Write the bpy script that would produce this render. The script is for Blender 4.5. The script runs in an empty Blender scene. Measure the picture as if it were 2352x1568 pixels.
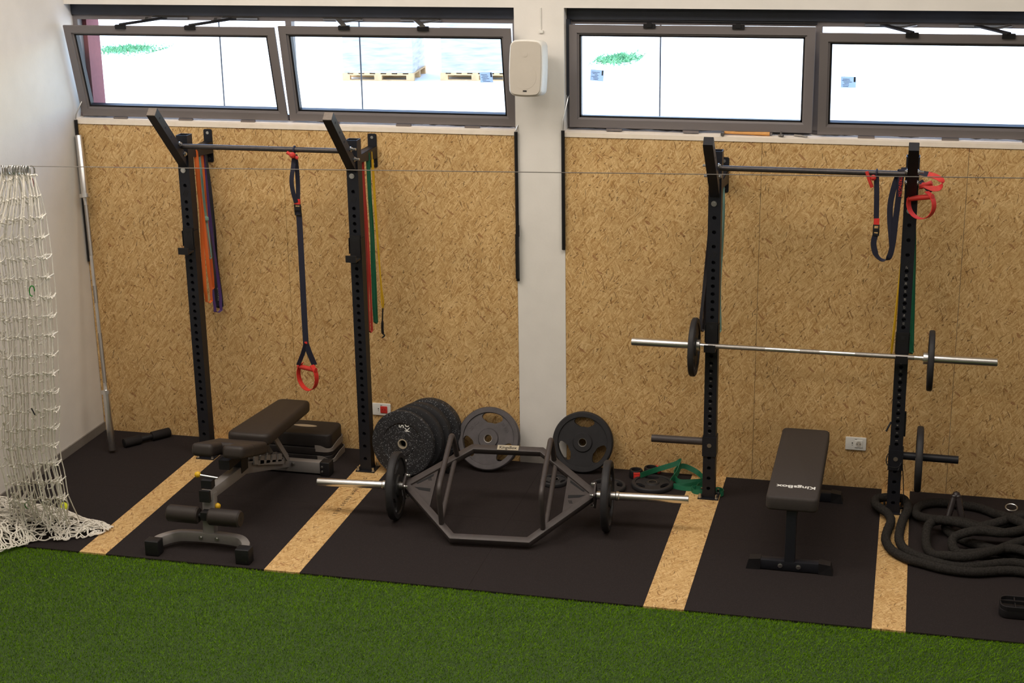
import bpy, bmesh, math, random
from math import sin, cos, pi, radians, sqrt, atan2
from mathutils import Vector, Matrix
V = Vector
random.seed(7)
scn = bpy.context.scene
COL = scn.collection

# ------------------------------------------------------------------ camera, world, sun, lights
cam_d = bpy.data.cameras.new('camera'); cam = bpy.data.objects.new('camera', cam_d); COL.objects.link(cam)
cam.location = (5.597, -9.9, 4.0)
cam.rotation_euler = (1.27201, 0.015598, 0.244267)
cam_d.sensor_width = 36.0; cam_d.lens = 56.17; cam_d.clip_end = 300
scn.camera = cam
scn.view_settings.view_transform = 'Standard'
scn.view_settings.look = 'None'
scn.view_settings.gamma = 1.0
scn.view_settings.use_curve_mapping = False
scn.view_settings.exposure = 0.0
world = bpy.data.worlds.new('world'); scn.world = world; world.use_nodes = True
wn = world.node_tree.nodes; wl = world.node_tree.links
sky = wn.new('ShaderNodeTexSky'); sky.sky_type = 'NISHITA'; sky.sun_disc = False
sky.sun_elevation = radians(52); sky.sun_rotation = radians(-75)
wl.new(sky.outputs['Color'], wn['Background'].inputs['Color'])
wn['Background'].inputs['Strength'].default_value = 1.2
sun_d = bpy.data.lights.new('sun', 'SUN'); sun = bpy.data.objects.new('sun', sun_d); COL.objects.link(sun)
sun_d.energy = 3.6; sun_d.angle = radians(0.6); sun_d.color = (1.0, 0.95, 0.86)
sun.rotation_euler = V((0.45, -0.12, -0.85)).to_track_quat('-Z', 'Y').to_euler()
def area(name, loc, sx, sy, power, col, rot=(0, 0, 0)):
    d = bpy.data.lights.new(name, 'AREA'); d.shape = 'RECTANGLE'; d.size = sx; d.size_y = sy
    d.energy = power; d.color = col
    o = bpy.data.objects.new(name, d); COL.objects.link(o); o.location = loc; o.rotation_euler = rot
    return o
WARM = (1.0, 0.905, 0.80)
for i, lx in enumerate((1.4, 5.0, 8.6)):
    area('ceiling_light', (lx, -2.6, 5.15), 2.8, 1.5, (124, 102, 38)[i], WARM)
    area('ceiling_light', (lx, -6.4, 5.15), 2.8, 1.5, (62, 54, 26)[i], WARM)
scn.cycles.use_denoising = True
scn.cycles.max_bounces = 8
scn.cycles.sample_clamp_indirect = 4.0
scn.cycles.caustics_reflective = False; scn.cycles.caustics_refractive = False

# ------------------------------------------------------------------ materials
def S(c):                                    # sRGB 0-255 to linear
    return tuple(((x/255)/12.92 if x/255 <= .04045 else ((x/255+.055)/1.055)**2.4) for x in c) + (1,)
def newmat(name):
    m = bpy.data.materials.new(name); m.use_nodes = True
    nt = m.node_tree; b = nt.nodes['Principled BSDF']
    return m, nt, b
def N(nt, t, **kw):
    n = nt.nodes.new(t)
    for k, v in kw.items():
        if k in n.inputs.keys(): n.inputs[k].default_value = v
        else: setattr(n, k, v)
    return n
def mat(name, col, rough=.5, metal=0.0, spec=.5, var=0.0, vscale=40, bump=0.0, bscale=200, coord='Object'):
    m, nt, b = newmat(name)
    b.inputs['Roughness'].default_value = rough; b.inputs['Metallic'].default_value = metal
    b.inputs['Specular IOR Level'].default_value = spec
    b.inputs['Base Color'].default_value = col
    tc = N(nt, 'ShaderNodeTexCoord')
    if var:
        n = N(nt, 'ShaderNodeTexNoise', Scale=vscale, Detail=4.0)
        nt.links.new(tc.outputs[coord], n.inputs['Vector'])
        r = N(nt, 'ShaderNodeValToRGB')
        r.color_ramp.elements[0].position = .3; r.color_ramp.elements[1].position = .7
        r.color_ramp.elements[0].color = tuple(c*(1-var) for c in col[:3]) + (1,)
        r.color_ramp.elements[1].color = tuple(min(1, c*(1+var)) for c in col[:3]) + (1,)
        nt.links.new(n.outputs['Fac'], r.inputs['Fac']); nt.links.new(r.outputs['Color'], b.inputs['Base Color'])
    if bump:
        n2 = N(nt, 'ShaderNodeTexNoise', Scale=bscale, Detail=3.0)
        nt.links.new(tc.outputs[coord], n2.inputs['Vector'])
        bp = N(nt, 'ShaderNodeBump', Strength=bump, Distance=.002)
        nt.links.new(n2.outputs['Fac'], bp.inputs['Height']); nt.links.new(bp.outputs['Normal'], b.inputs['Normal'])
    return m
def osb(name, floor=False, gain=1.0):
    m, nt, b = newmat(name); L = nt.links
    tc = N(nt, 'ShaderNodeTexCoord')
    src = tc.outputs['Object']
    if not floor:                            # wall: use x,z as the plane
        sp = N(nt, 'ShaderNodeSeparateXYZ'); L.new(src, sp.inputs[0])
        cb = N(nt, 'ShaderNodeCombineXYZ'); L.new(sp.outputs['X'], cb.inputs['X']); L.new(sp.outputs['Z'], cb.inputs['Y'])
        src = cb.outputs[0]
    nz = N(nt, 'ShaderNodeTexNoise', Scale=9.0, Detail=3.0); L.new(src, nz.inputs['Vector'])
    ad = N(nt, 'ShaderNodeMixRGB', blend_type='LINEAR_LIGHT'); ad.inputs['Fac'].default_value = .018
    L.new(src, ad.inputs['Color1']); L.new(nz.outputs['Color'], ad.inputs['Color2'])
    warped = ad.outputs['Color']
    def ramp(fac, stops):
        r = N(nt, 'ShaderNodeValToRGB')
        e = r.color_ramp.elements
        while len(e) < len(stops): e.new(.5)
        for k, (p, c) in enumerate(stops):
            e[k].position = p; e[k].color = tuple(min(1, x*gain) for x in S(c)[:3]) + (1,)
        L.new(fac, r.inputs['Fac']); return r
    cols = [(0.0, (140, 100, 56)), (.13, (172, 132, 80)), (.35, (192, 155, 102)), (.65, (205, 170, 117)), (.88, (218, 186, 134)), (1.0, (234, 208, 160))]
    out = None
    for k, (ang, sx, sy, off) in enumerate(((78, 9, 60, 0), (35, 11, 75, 3.1), (122, 9, 62, 7.7), (58, 13, 95, 11.3), (104, 11, 80, 17.9), (145, 16, 110, 23.3), (20, 18, 130, 31.7), (70, 22, 160, 41.1), (128, 24, 180, 53.9))):
        mp = N(nt, 'ShaderNodeMapping'); mp.inputs['Rotation'].default_value = (0, 0, radians(ang)); mp.inputs['Location'].default_value = (off, off*1.7, 0)
        mp2 = N(nt, 'ShaderNodeMapping'); mp2.inputs['Scale'].default_value = (sx, sy, 1)
        L.new(warped, mp.inputs['Vector']); L.new(mp.outputs[0], mp2.inputs['Vector'])
        vo = N(nt, 'ShaderNodeTexVoronoi', voronoi_dimensions='2D', Scale=1.0, Randomness=1.0)
        L.new(mp2.outputs[0], vo.inputs['Vector'])
        sc = N(nt, 'ShaderNodeSeparateColor'); L.new(vo.outputs['Color'], sc.inputs[0])
        gr = N(nt, 'ShaderNodeTexNoise', noise_dimensions='2D', Scale=3.0, Detail=4.0); L.new(mp2.outputs[0], gr.inputs['Vector'])
        fa = N(nt, 'ShaderNodeMath', operation='MULTIPLY_ADD'); fa.inputs[1].default_value = .55; L.new(gr.outputs['Fac'], fa.inputs[0])
        mu = N(nt, 'ShaderNodeMath', operation='MULTIPLY_ADD'); mu.inputs[1].default_value = .74; mu.inputs[2].default_value = -.145; L.new(sc.outputs[0], mu.inputs[0]); L.new(mu.outputs[0], fa.inputs[2])
        c = ramp(fa.outputs[0], cols)
        if out is None: out = c.outputs['Color']
        else:
            th = N(nt, 'ShaderNodeMath', operation='GREATER_THAN'); th.inputs[1].default_value = .60; L.new(sc.outputs[1], th.inputs[0])
            mx = N(nt, 'ShaderNodeMixRGB'); L.new(th.outputs[0], mx.inputs['Fac']); L.new(out, mx.inputs['Color1']); L.new(c.outputs['Color'], mx.inputs['Color2']); out = mx.outputs['Color']
    # dark bark flecks
    for (ang, sx, sy, thr, colr) in ((72, 24, 190, .9925, (120, 84, 46)), (128, 30, 260, .993, (100, 70, 40)), (40, 24, 90, .991, (150, 104, 66)), (100, 34, 260, .994, (74, 56, 34)), (150, 80, 170, .991, (96, 66, 36))):
        mp = N(nt, 'ShaderNodeMapping'); mp.inputs['Rotation'].default_value = (0, 0, radians(ang))
        mp2 = N(nt, 'ShaderNodeMapping'); mp2.inputs['Scale'].default_value = (sx, sy, 1)
        L.new(warped, mp.inputs['Vector']); L.new(mp.outputs[0], mp2.inputs['Vector'])
        vo = N(nt, 'ShaderNodeTexVoronoi', voronoi_dimensions='2D', Scale=1.0); L.new(mp2.outputs[0], vo.inputs['Vector'])
        sc = N(nt, 'ShaderNodeSeparateColor'); L.new(vo.outputs['Color'], sc.inputs[0])
        th = N(nt, 'ShaderNodeMath', operation='GREATER_THAN'); th.inputs[1].default_value = thr; L.new(sc.outputs[2], th.inputs[0])
        mx = N(nt, 'ShaderNodeMixRGB'); td = N(nt, 'ShaderNodeMath', operation='MULTIPLY'); td.inputs[1].default_value = .72; L.new(th.outputs[0], td.inputs[0]); L.new(td.outputs[0], mx.inputs['Fac']); L.new(out, mx.inputs['Color1']); mx.inputs['Color2'].default_value = S(colr); out = mx.outputs['Color']
    ln = N(nt, 'ShaderNodeTexNoise', Scale=3.2, Detail=3.0); L.new(src, ln.inputs['Vector'])
    ff = N(nt, 'ShaderNodeTexNoise', Scale=150.0, Detail=4.0); L.new(warped, ff.inputs['Vector'])
    sm = N(nt, 'ShaderNodeMath', operation='MULTIPLY_ADD'); sm.inputs[1].default_value = .30; L.new(ln.outputs['Fac'], sm.inputs[0])
    s2 = N(nt, 'ShaderNodeMath', operation='MULTIPLY_ADD'); s2.inputs[1].default_value = .34; s2.inputs[2].default_value = .68; L.new(ff.outputs['Fac'], s2.inputs[0]); L.new(s2.outputs[0], sm.inputs[2])
    hs = N(nt, 'ShaderNodeHueSaturation'); L.new(sm.outputs[0], hs.inputs['Value']); L.new(out, hs.inputs['Color']); out = hs.outputs['Color']
    L.new(out, b.inputs['Base Color'])
    b.inputs['Roughness'].default_value = .55; b.inputs['Specular IOR Level'].default_value = .3
    return m
def speckle(name, base, fleck, thr=.72, scale=260, rough=.6, spec=.35):
    m, nt, b = newmat(name); L = nt.links
    tc = N(nt, 'ShaderNodeTexCoord'); vo = N(nt, 'ShaderNodeTexVoronoi', Scale=scale); L.new(tc.outputs['Object'], vo.inputs['Vector'])
    sc = N(nt, 'ShaderNodeSeparateColor'); L.new(vo.outputs['Color'], sc.inputs[0])
    th = N(nt, 'ShaderNodeMath', operation='GREATER_THAN'); th.inputs[1].default_value = thr; L.new(sc.outputs[0], th.inputs[0])
    ds = N(nt, 'ShaderNodeMath', operation='LESS_THAN'); ds.inputs[1].default_value = .42; L.new(vo.outputs['Distance'], ds.inputs[0])
    mu = N(nt, 'ShaderNodeMath', operation='MULTIPLY'); L.new(th.outputs[0], mu.inputs[0]); L.new(ds.outputs[0], mu.inputs[1])
    mx = N(nt, 'ShaderNodeMixRGB'); mx.inputs['Color1'].default_value = base; mx.inputs['Color2'].default_value = fleck
    L.new(mu.outputs[0], mx.inputs['Fac']); L.new(mx.outputs[0], b.inputs['Base Color']); b.inputs['Roughness'].default_value = rough; b.inputs['Specular IOR Level'].default_value = spec
    return m
def glassmat():
    m, nt, b = newmat('window glass'); nt.nodes.remove(b)
    tr = N(nt, 'ShaderNodeBsdfTransparent'); tr.inputs['Color'].default_value = (.93, .96, .96, 1)
    gl = N(nt, 'ShaderNodeBsdfGlossy'); gl.inputs['Roughness'].default_value = .02
    fr = N(nt, 'ShaderNodeFresnel'); fr.inputs['IOR'].default_value = 1.45
    mx = N(nt, 'ShaderNodeMixShader'); L = nt.links
    L.new(fr.outputs[0], mx.inputs['Fac']); L.new(tr.outputs[0], mx.inputs[1]); L.new(gl.outputs[0], mx.inputs[2])
    L.new(mx.outputs[0], nt.nodes['Material Output'].inputs['Surface'])
    return m
M = {}
M['osb'] = osb('osb wall board'); M['osbf'] = osb('osb floor board', True, 1.0)
M['plaster'] = mat('white plaster', S((226, 222, 216)), .85, spec=.2, var=.03, vscale=6, bump=.25, bscale=60)
M['rubber'] = speckle('black rubber mat', S((40, 35, 35)), S((60, 54, 53)), .82, 420, .9, .12)
M['turfbase'] = mat('turf backing', S((46, 68, 18)), .9, var=.3, vscale=80)
M['frame'] = mat('grey window aluminium', S((112, 106, 106)), .45, spec=.5, var=.03, vscale=5)
M['blackbox'] = mat('black blind box', S((44, 48, 58)), .5, var=.1, vscale=8)
M['blackpl'] = mat('black plastic', S((27, 26, 28)), .5, spec=.3, var=.1, vscale=20)
M['glass'] = glassmat()
M['powder'] = mat('black powder coat', S((28, 29, 35)), .45, spec=.3, var=.08, vscale=60, bump=.1, bscale=500)
M['hammer'] = mat('dark grey hammertone', S((68, 62, 61)), .45, metal=.1, spec=.35, var=.08, vscale=30)
M['pullbar'] = mat('worn black steel bar', S((68, 64, 64)), .38, metal=.5, var=.15, vscale=40)
M['holedark'] = mat('dark tube inside', S((14, 14, 17)), .8)
M['chrome'] = mat('satin chrome', S((224, 223, 222)), .30, metal=1.0, var=.04, vscale=20)
M['knurl'] = mat('knurled steel', S((170, 166, 162)), .42, metal=1.0, bump=.5, bscale=900)
M['rod'] = mat('dark painted rod', S((84, 86, 92)), .6)
M['zinc'] = mat('zinc bolt', S((200, 200, 198)), .3, metal=1.0)
M['steel2'] = mat('dull steel', S((150, 146, 142)), .4, metal=.9, var=.08, vscale=15)
M['plate'] = mat('black rubber plate', S((42, 41, 43)), .55, spec=.3, var=.12, vscale=25, bump=.15, bscale=300)
M['plategrey'] = mat('grey hammertone plate', S((76, 72, 74)), .45, metal=.1, spec=.35, var=.16, vscale=22, bump=.2, bscale=200)
M['bumper'] = speckle('speckled crumb rubber', S((34, 34, 37)), S((150, 152, 158)), .86, 210)
M['bumper2'] = speckle('black crumb rubber', S((36, 36, 39)), S((120, 122, 126)), .96, 210)
M['vinyl'] = mat('black vinyl', S((46, 40, 37)), .5, spec=.3, var=.05, vscale=40, bump=.12, bscale=400)
M['vinyl2'] = mat('brown black pad fabric', S((59, 54, 52)), .7, spec=.25, var=.05, vscale=80, bump=.15, bscale=600)
M['benchgrey'] = mat('silver grey enamel', S((132, 128, 126)), .42, metal=.15, var=.03)
M['foam'] = mat('black foam', S((34, 31, 31)), .75, spec=.2, bump=.2, bscale=400)
M['red'] = mat('red webbing', S((206, 48, 40)), .6, var=.08, vscale=60)
M['redpl'] = mat('red rubber', S((196, 52, 44)), .5, var=.06, vscale=40)
M['navy'] = mat('navy webbing', S((27, 28, 47)), .7, var=.1, vscale=120)
M['orange'] = mat('orange latex', S((216, 104, 44)), .5)
M['teal'] = mat('teal latex', S((122, 160, 150)), .5)
M['purple'] = mat('purple latex', S((84, 58, 120)), .5)
M['blacklatex'] = mat('black latex', S((40, 38, 44)), .5)
M['redlatex'] = mat('red latex', S((190, 62, 52)), .5)
M['green'] = mat('green latex', S((24, 100, 70)), .5, var=.08)
M['yellow'] = mat('yellow latex', S((214, 170, 30)), .5)
M['white'] = mat('white plastic', S((224, 222, 216)), .45, var=.02)
M['grille'] = mat('pale speaker grille', S((196, 188, 176)), .7, bump=.6, bscale=1500)
M['whitepaint'] = mat('white print', S((232, 232, 228)), .6)
M['greyprint'] = mat('grey print', S((150, 146, 140)), .6)
M['blackprint'] = mat('black print', S((30, 26, 22)), .7)
M['stampprint'] = mat('faded dark stamp ink', S((78, 62, 44)), .7)
M['net'] = mat('white cord', S((226, 221, 210)), .8, var=.08, vscale=60)
M['greycap'] = mat('grey skirting', S((120, 114, 108)), .6, var=.05)
M['rope'] = mat('black battle rope', S((44, 42, 40)), .95, spec=.1, var=.35, vscale=110, bump=1.0, bscale=120)
M['shrink'] = mat('black shrink sleeve', S((38, 32, 33)), .3)
M['concrete'] = mat('pale sunlit concrete yard', S((222, 220, 214)), .9, var=.04, vscale=.6)
M['slab'] = mat('concrete slab', S((120, 116, 110)), .9, var=.1, vscale=3)
M['brick'] = mat('red brown facade paint', S((134, 74, 78)), .8, var=.06, vscale=30)
M['wood'] = mat('pale pallet wood', S((206, 168, 122)), .8, var=.12, vscale=12)
M['handlewood'] = mat('wooden tool handle', S((206, 148, 80)), .5, var=.1, vscale=30)
M['wrap'] = mat('grey stretch wrapped goods', S((170, 171, 174)), .4, var=.3, vscale=1.0)
_nt = M['wrap'].node_tree; _tc = [n for n in _nt.nodes if n.type == 'TEX_COORD'][0]; _nz = [n for n in _nt.nodes if n.type == 'TEX_NOISE'][0]
_mp = _nt.nodes.new('ShaderNodeMapping'); _mp.inputs['Scale'].default_value = (2.2, 2.2, 16); _nt.links.new(_tc.outputs['Object'], _mp.inputs['Vector']); _nt.links.new(_mp.outputs[0], _nz.inputs['Vector'])
M['leaf'] = mat('weed leaves', S((104, 160, 112)), .8, var=.3, vscale=5)
M['sticker'] = mat('pale label paper', S((206, 212, 222)), .6)
_nt = M['sticker'].node_tree; _t = _nt.nodes.new('ShaderNodeBsdfTranslucent'); _t.inputs['Color'].default_value = S((198, 206, 220)); _m = _nt.nodes.new('ShaderNodeMixShader'); _m.inputs['Fac'].default_value = .9
_nt.links.new(_nt.nodes['Principled BSDF'].outputs[0], _m.inputs[1]); _nt.links.new(_t.outputs[0], _m.inputs[2]); _nt.links.new(_m.outputs[0], _nt.nodes['Material Output'].inputs['Surface'])
M['tennis'] = mat('yellow felt', S((206, 214, 40)), .9, bump=.3, bscale=300)
M['greenpl'] = mat('green aluminium', S((40, 130, 50)), .4, metal=.3)
M['capgrey'] = mat('scuffed grey end cap', S((116, 106, 98)), .5, var=.12, vscale=60)
M['stepgrey'] = mat('grey step rubber', S((128, 120, 114)), .6, var=.04)
M['stepblack'] = mat('black step plastic', S((40, 36, 35)), .55, spec=.3, bump=.15, bscale=300)
M['gold'] = mat('pale metallic badge', S((190, 180, 160)), .35, metal=.5)
def grassmat():
    m, nt, b = newmat('green turf blades'); L = nt.links
    at = N(nt, 'ShaderNodeAttribute', attribute_name='tint')
    r = N(nt, 'ShaderNodeValToRGB'); e = r.color_ramp.elements
    e[0].color = S((68, 104, 0)); e[1].color = S((140, 190, 16))
    L.new(at.outputs['Fac'], r.inputs['Fac']); L.new(r.outputs['Color'], b.inputs['Base Color'])
    b.inputs['Roughness'].default_value = .8; b.inputs['Specular IOR Level'].default_value = .06
    return m
M['grass'] = grassmat()

# ------------------------------------------------------------------ mesh builder
ORG = {}
class MB:
    def __init__(s): s.v = []; s.f = []
    def add(s, vs, fs):
        o = len(s.v); s.v += [V(p) for p in vs]; s.f += [tuple(i+o for i in f) for f in fs]; return s
    def boxb(s, x0, x1, y0, y1, z0, z1):
        return s.add([(x0, y0, z0), (x1, y0, z0), (x1, y1, z0), (x0, y1, z0), (x0, y0, z1), (x1, y0, z1), (x1, y1, z1), (x0, y1, z1)],
                     [(0, 3, 2, 1), (4, 5, 6, 7), (0, 1, 5, 4), (1, 2, 6, 5), (2, 3, 7, 6), (3, 0, 4, 7)])
    def box(s, c, size, R=None):
        hx, hy, hz = (k/2 for k in size); R = R or Matrix.Identity(3)
        o = MB().boxb(-hx, hx, -hy, hy, -hz, hz)
        return s.add([R @ p + V(c) for p in o.v], o.f)
    def sweep(s, pts, prof, up=(0, 0, 1), closed=False, cap=True, ups=None):
        """prof: 2D points (side, up); mitred joints"""
        P = [V(p) for p in pts]; n = len(P); k = len(prof); vs = []
        for i in range(n):
            a = P[i-1] if (i > 0 or closed) else None; b = P[(i+1) % n] if (i < n-1 or closed) else None
            d1 = (P[i]-a).normalized() if a is not None else None; d2 = (b-P[i]).normalized() if b is not None else None
            if d1 is None: d1 = d2
            if d2 is None: d2 = d1
            t = (d1+d2); t = t.normalized() if t.length > 1e-6 else d1
            u = V(ups[i]) if ups else V(up); sd = t.cross(u)
            if sd.length < 1e-5: sd = t.cross(V((0, 1, 0)))
            sd.normalize(); uu = sd.cross(t).normalized()
            c = max(.35, t.dot(d1))
            m = sd if abs(d1.cross(d2).dot(uu)) >= abs(d1.cross(d2).dot(sd)) else uu
            for (x, y) in prof:
                q = sd*x + uu*y; q = q + m*(q.dot(m))*(1/c-1)
                vs.append(P[i]+q)
        fs = []
        for i in range(n if closed else n-1):
            for j in range(k):
                a0 = i*k+j; a1 = i*k+(j+1) % k; b0 = ((i+1) % n)*k+j; b1 = ((i+1) % n)*k+(j+1) % k
                fs.append((a0, a1, b1, b0))
        if cap and not closed: fs += [tuple(range(k))[::-1], tuple((n-1)*k+j for j in range(k))]
        return s.add(vs, fs)
    def tube(s, pts, r, n=8, closed=False, cap=True):
        P = [V(p) for p in pts]; m = len(P); vs = []; fs = []
        T = []
        for i in range(m):
            a = P[i-1] if (i > 0 or closed) else P[i]; b = P[(i+1) % m] if (i < m-1 or closed) else P[i]
            t = b-a; T.append(t.normalized() if t.length > 1e-9 else V((0, 0, 1)))
        u = T[0].cross(V((.31, .52, .8)));
        if u.length < 1e-3: u = T[0].cross(V((1, 0, 0)))
        u.normalize()
        for i in range(m):
            u = (u - T[i]*u.dot(T[i])); u.normalize(); w = T[i].cross(u)
            rr = r[i] if isinstance(r, (list, tuple)) else r
            for j in range(n):
                a = 2*pi*j/n; vs.append(P[i]+u*(rr*cos(a))+w*(rr*sin(a)))
        for i in range(m if closed else m-1):
            for j in range(n):
                fs.append((i*n+j, i*n+(j+1) % n, ((i+1) % m)*n+(j+1) % n, ((i+1) % m)*n+j))
        if cap and not closed: fs += [tuple(range(n))[::-1], tuple((m-1)*n+j for j in range(n))]
        return s.add(vs, fs)
    def cyl(s, a, b, r, n=16, r2=None): return s.tube([a, b], [r, r if r2 is None else r2], n)
    def lathe(s, prof, o, axis=(0, 0, 1), n=32, closed=False):
        """prof: (radius, height) along axis"""
        ax = V(axis).normalized(); u = ax.cross(V((0, 0, 1)));
        if u.length < 1e-3: u = V((1, 0, 0))
        u.normalize(); w = ax.cross(u); o = V(o); k = len(prof); vs = []; fs = []
        for j in range(n):
            a = 2*pi*j/n; d = u*cos(a)+w*sin(a)
            for (r, h) in prof: vs.append(o+d*r+ax*h)
        for j in range(n):
            for i in range(k if closed else k-1):
                i2 = (i+1) % k
                fs.append((j*k+i, ((j+1) % n)*k+i, ((j+1) % n)*k+i2, j*k+i2))
        return s.add(vs, fs)
    def slab(s, w, l, h, rc, bev, Mx, n=6, taper=1.0):
        """rounded slab in local XY, z 0..h, bevelled top and bottom edges; taper narrows the +y end"""
        def ring(ins, z):
            out = []
            hw, hl, r = w/2-ins, l/2-ins, max(.001, rc-ins)
            for (cx, cy, a0) in ((hw-r, hl-r, 0), (-hw+r, hl-r, 90), (-hw+r, -hl+r, 180), (hw-r, -hl+r, 270)):
                for i in range(n+1):
                    a = radians(a0+90*i/n); x, y = cx+r*cos(a), cy+r*sin(a)
                    k = 1+(taper-1)*(y/l+.5); out.append((x*k, y, z))
            return out
        st = [(bev*(1-cos(radians(t))) if False else bev*(1-sin(radians(t))), bev*(1-cos(radians(t)))) for t in (0, 30, 60, 90)]
        rings = [ring(i, z) for i, z in st] + [ring(i, h-z) for i, z in st[::-1]]
        k = len(rings[0]); vs = [Mx @ V(p) for r_ in rings for p in r_]; fs = []
        for a in range(len(rings)-1):
            for j in range(k): fs.append((a*k+j, a*k+(j+1) % k, (a+1)*k+(j+1) % k, (a+1)*k+j))
        fs += [tuple(range(k))[::-1], tuple((len(rings)-1)*k+j for j in range(k))]
        return s.add(vs, fs)
    def ribbon(s, pts, width, thick, side):
        """flat strap along pts, `side` = width direction (vector or list)"""
        P = [V(p) for p in pts]; n = len(P); vs = []
        for i in range(n):
            t = (P[min(i+1, n-1)]-P[max(i-1, 0)]).normalized()
            sd = V(side[i] if isinstance(side, list) else side); sd = (sd-t*sd.dot(t))
            sd.normalize(); nn = t.cross(sd)
            w = width[i] if isinstance(width, list) else width
            for a, b in ((1, 1), (-1, 1), (-1, -1), (1, -1)): vs.append(P[i]+sd*(a*w/2)+nn*(b*thick/2))
        fs = [(i*4+j, i*4+(j+1) % 4, i*4+4+(j+1) % 4, i*4+4+j) for i in range(n-1) for j in range(4)]
        fs += [(3, 2, 1, 0), (n*4-4, n*4-3, n*4-2, n*4-1)]
        return s.add(vs, fs)
    def join(s, o, Mx=None): return s.add([(Mx @ p) if Mx else p for p in o.v], o.f)
    def xf(s, Mx): s.v = [Mx @ p for p in s.v]; return s
def meshobj(name, mb, m, smooth=True, ang=35, recalc=True):
    me = bpy.data.meshes.new(name); me.from_pydata([tuple(p) for p in mb.v], [], mb.f)
    if recalc:
        b = bmesh.new(); b.from_mesh(me); bmesh.ops.recalc_face_normals(b, faces=b.faces); b.to_mesh(me); b.free()
    me.materials.append(M[m] if isinstance(m, str) else m)
    if smooth:
        me.polygons.foreach_set('use_smooth', [True]*len(me.polygons)); me.set_sharp_from_angle(angle=radians(ang))
    o = bpy.data.objects.new(name, me); COL.objects.link(o); return o
def thing(name, label, cat, loc=(0, 0, 0), group=None, rot=None):
    o = bpy.data.objects.new(name, None); COL.objects.link(o); o.location = loc; o.empty_display_size = .1
    if rot: o.rotation_euler = rot
    o['label'] = label; o['category'] = cat
    if group: o['group'] = group
    ORG[o.name] = V(loc); return o
def part(name, mb, m, parent, label=None, local=False, **kw):
    """mesh given in world coordinates (or local=True) as child of parent"""
    if not local: mb.v = [p-ORG[parent.name] for p in mb.v]
    o = meshobj(name, mb, m, **kw); o.parent = parent; ORG[o.name] = ORG[parent.name]
    if label: o['label'] = label
    return o
def parts(name, mbs, m, parent, **kw): return [part(name, q, m, parent, **kw) for q in mbs]
def single(name, mb, m, label, cat, group=None, loc=None, **kw):
    if loc is not None: mb.v = [p-V(loc) for p in mb.v]
    o = meshobj(name, mb, m, **kw); o['label'] = label; o['category'] = cat
    if loc is not None: o.location = loc
    if group: o['group'] = group
    ORG[o.name] = V(loc) if loc is not None else V((0, 0, 0)); return o
def struct(name, mb, m, parent=None, **kw):
    o = meshobj(name, mb, m, **kw); o['kind'] = 'structure'
    if parent: o.parent = parent; del o['kind']
    ORG[o.name] = V((0, 0, 0)); return o
def copy_tree(o, loc=None, label=None, parent=None):
    c = o.copy(); COL.objects.link(c)
    if parent: c.parent = parent
    if loc is not None: c.location = loc
    if label: c['label'] = label
    for ch in list(o.children): copy_tree(ch, parent=c)
    return c
def text(body, size, Mx, m, name, parent, depth=.0006, align='CENTER', sx=1.0, bold=0.0, local=False):
    cu = bpy.data.curves.new(name, 'FONT'); cu.body = body; cu.size = size; cu.align_x = align; cu.align_y = 'CENTER'; cu.extrude = depth; cu.offset = bold
    t = bpy.data.objects.new(name, cu); COL.objects.link(t)
    bpy.context.view_layer.update()
    me = bpy.data.meshes.new_from_object(t.evaluated_get(bpy.context.evaluated_depsgraph_get()))
    bpy.data.objects.remove(t); bpy.data.curves.remove(cu)
    mb = MB(); mb.v = [Mx @ V((p.co.x*sx, p.co.y, p.co.z)) for p in me.vertices]; mb.f = [tuple(p.vertices) for p in me.polygons]
    bpy.data.meshes.remove(me)
    return part(name, mb, m, parent, smooth=False, recalc=False, local=local)
def frame_mat(o, x, y):                      # 4x4 with local x,y axes given
    x = V(x).normalized(); z = x.cross(V(y)).normalized(); y = z.cross(x)
    m = Matrix.Identity(4)
    for i in range(3): m[i][0] = x[i]; m[i][1] = y[i]; m[i][2] = z[i]; m[i][3] = o[i]
    return m
def rectprof(w, h, r=.006):
    if r <= 0: return [(-w/2, -h/2), (w/2, -h/2), (w/2, h/2), (-w/2, h/2)]
    out = []
    for (cx, cy, a0) in ((w/2-r, h/2-r, 0), (-w/2+r, h/2-r, 90), (-w/2+r, -h/2+r, 180), (w/2-r, -h/2+r, 270)):
        for i in range(3): a = radians(a0+45*i); out.append((cx+r*cos(a), cy+r*sin(a)))
    return out
def smooth(pts, n=8, closed=False):          # Catmull-Rom
    P = [V(p) for p in pts]; m = len(P); out = []
    for i in range(m if closed else m-1):
        if closed: a, b, c, d = P[i-1], P[i], P[(i+1) % m], P[(i+2) % m]
        else: a, b, c, d = P[max(i-1, 0)], P[i], P[i+1], P[min(i+2, m-1)]
        for k in range(n):
            t = k/n; out.append(.5*((2*b)+(c-a)*t+(2*a-5*b+4*c-d)*t*t+(3*b-a-3*c+d)*t**3))
    if not closed: out.append(P[-1])
    return out
X, Y, Z = V((1, 0, 0)), V((0, 1, 0)), V((0, 0, 1))

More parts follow.
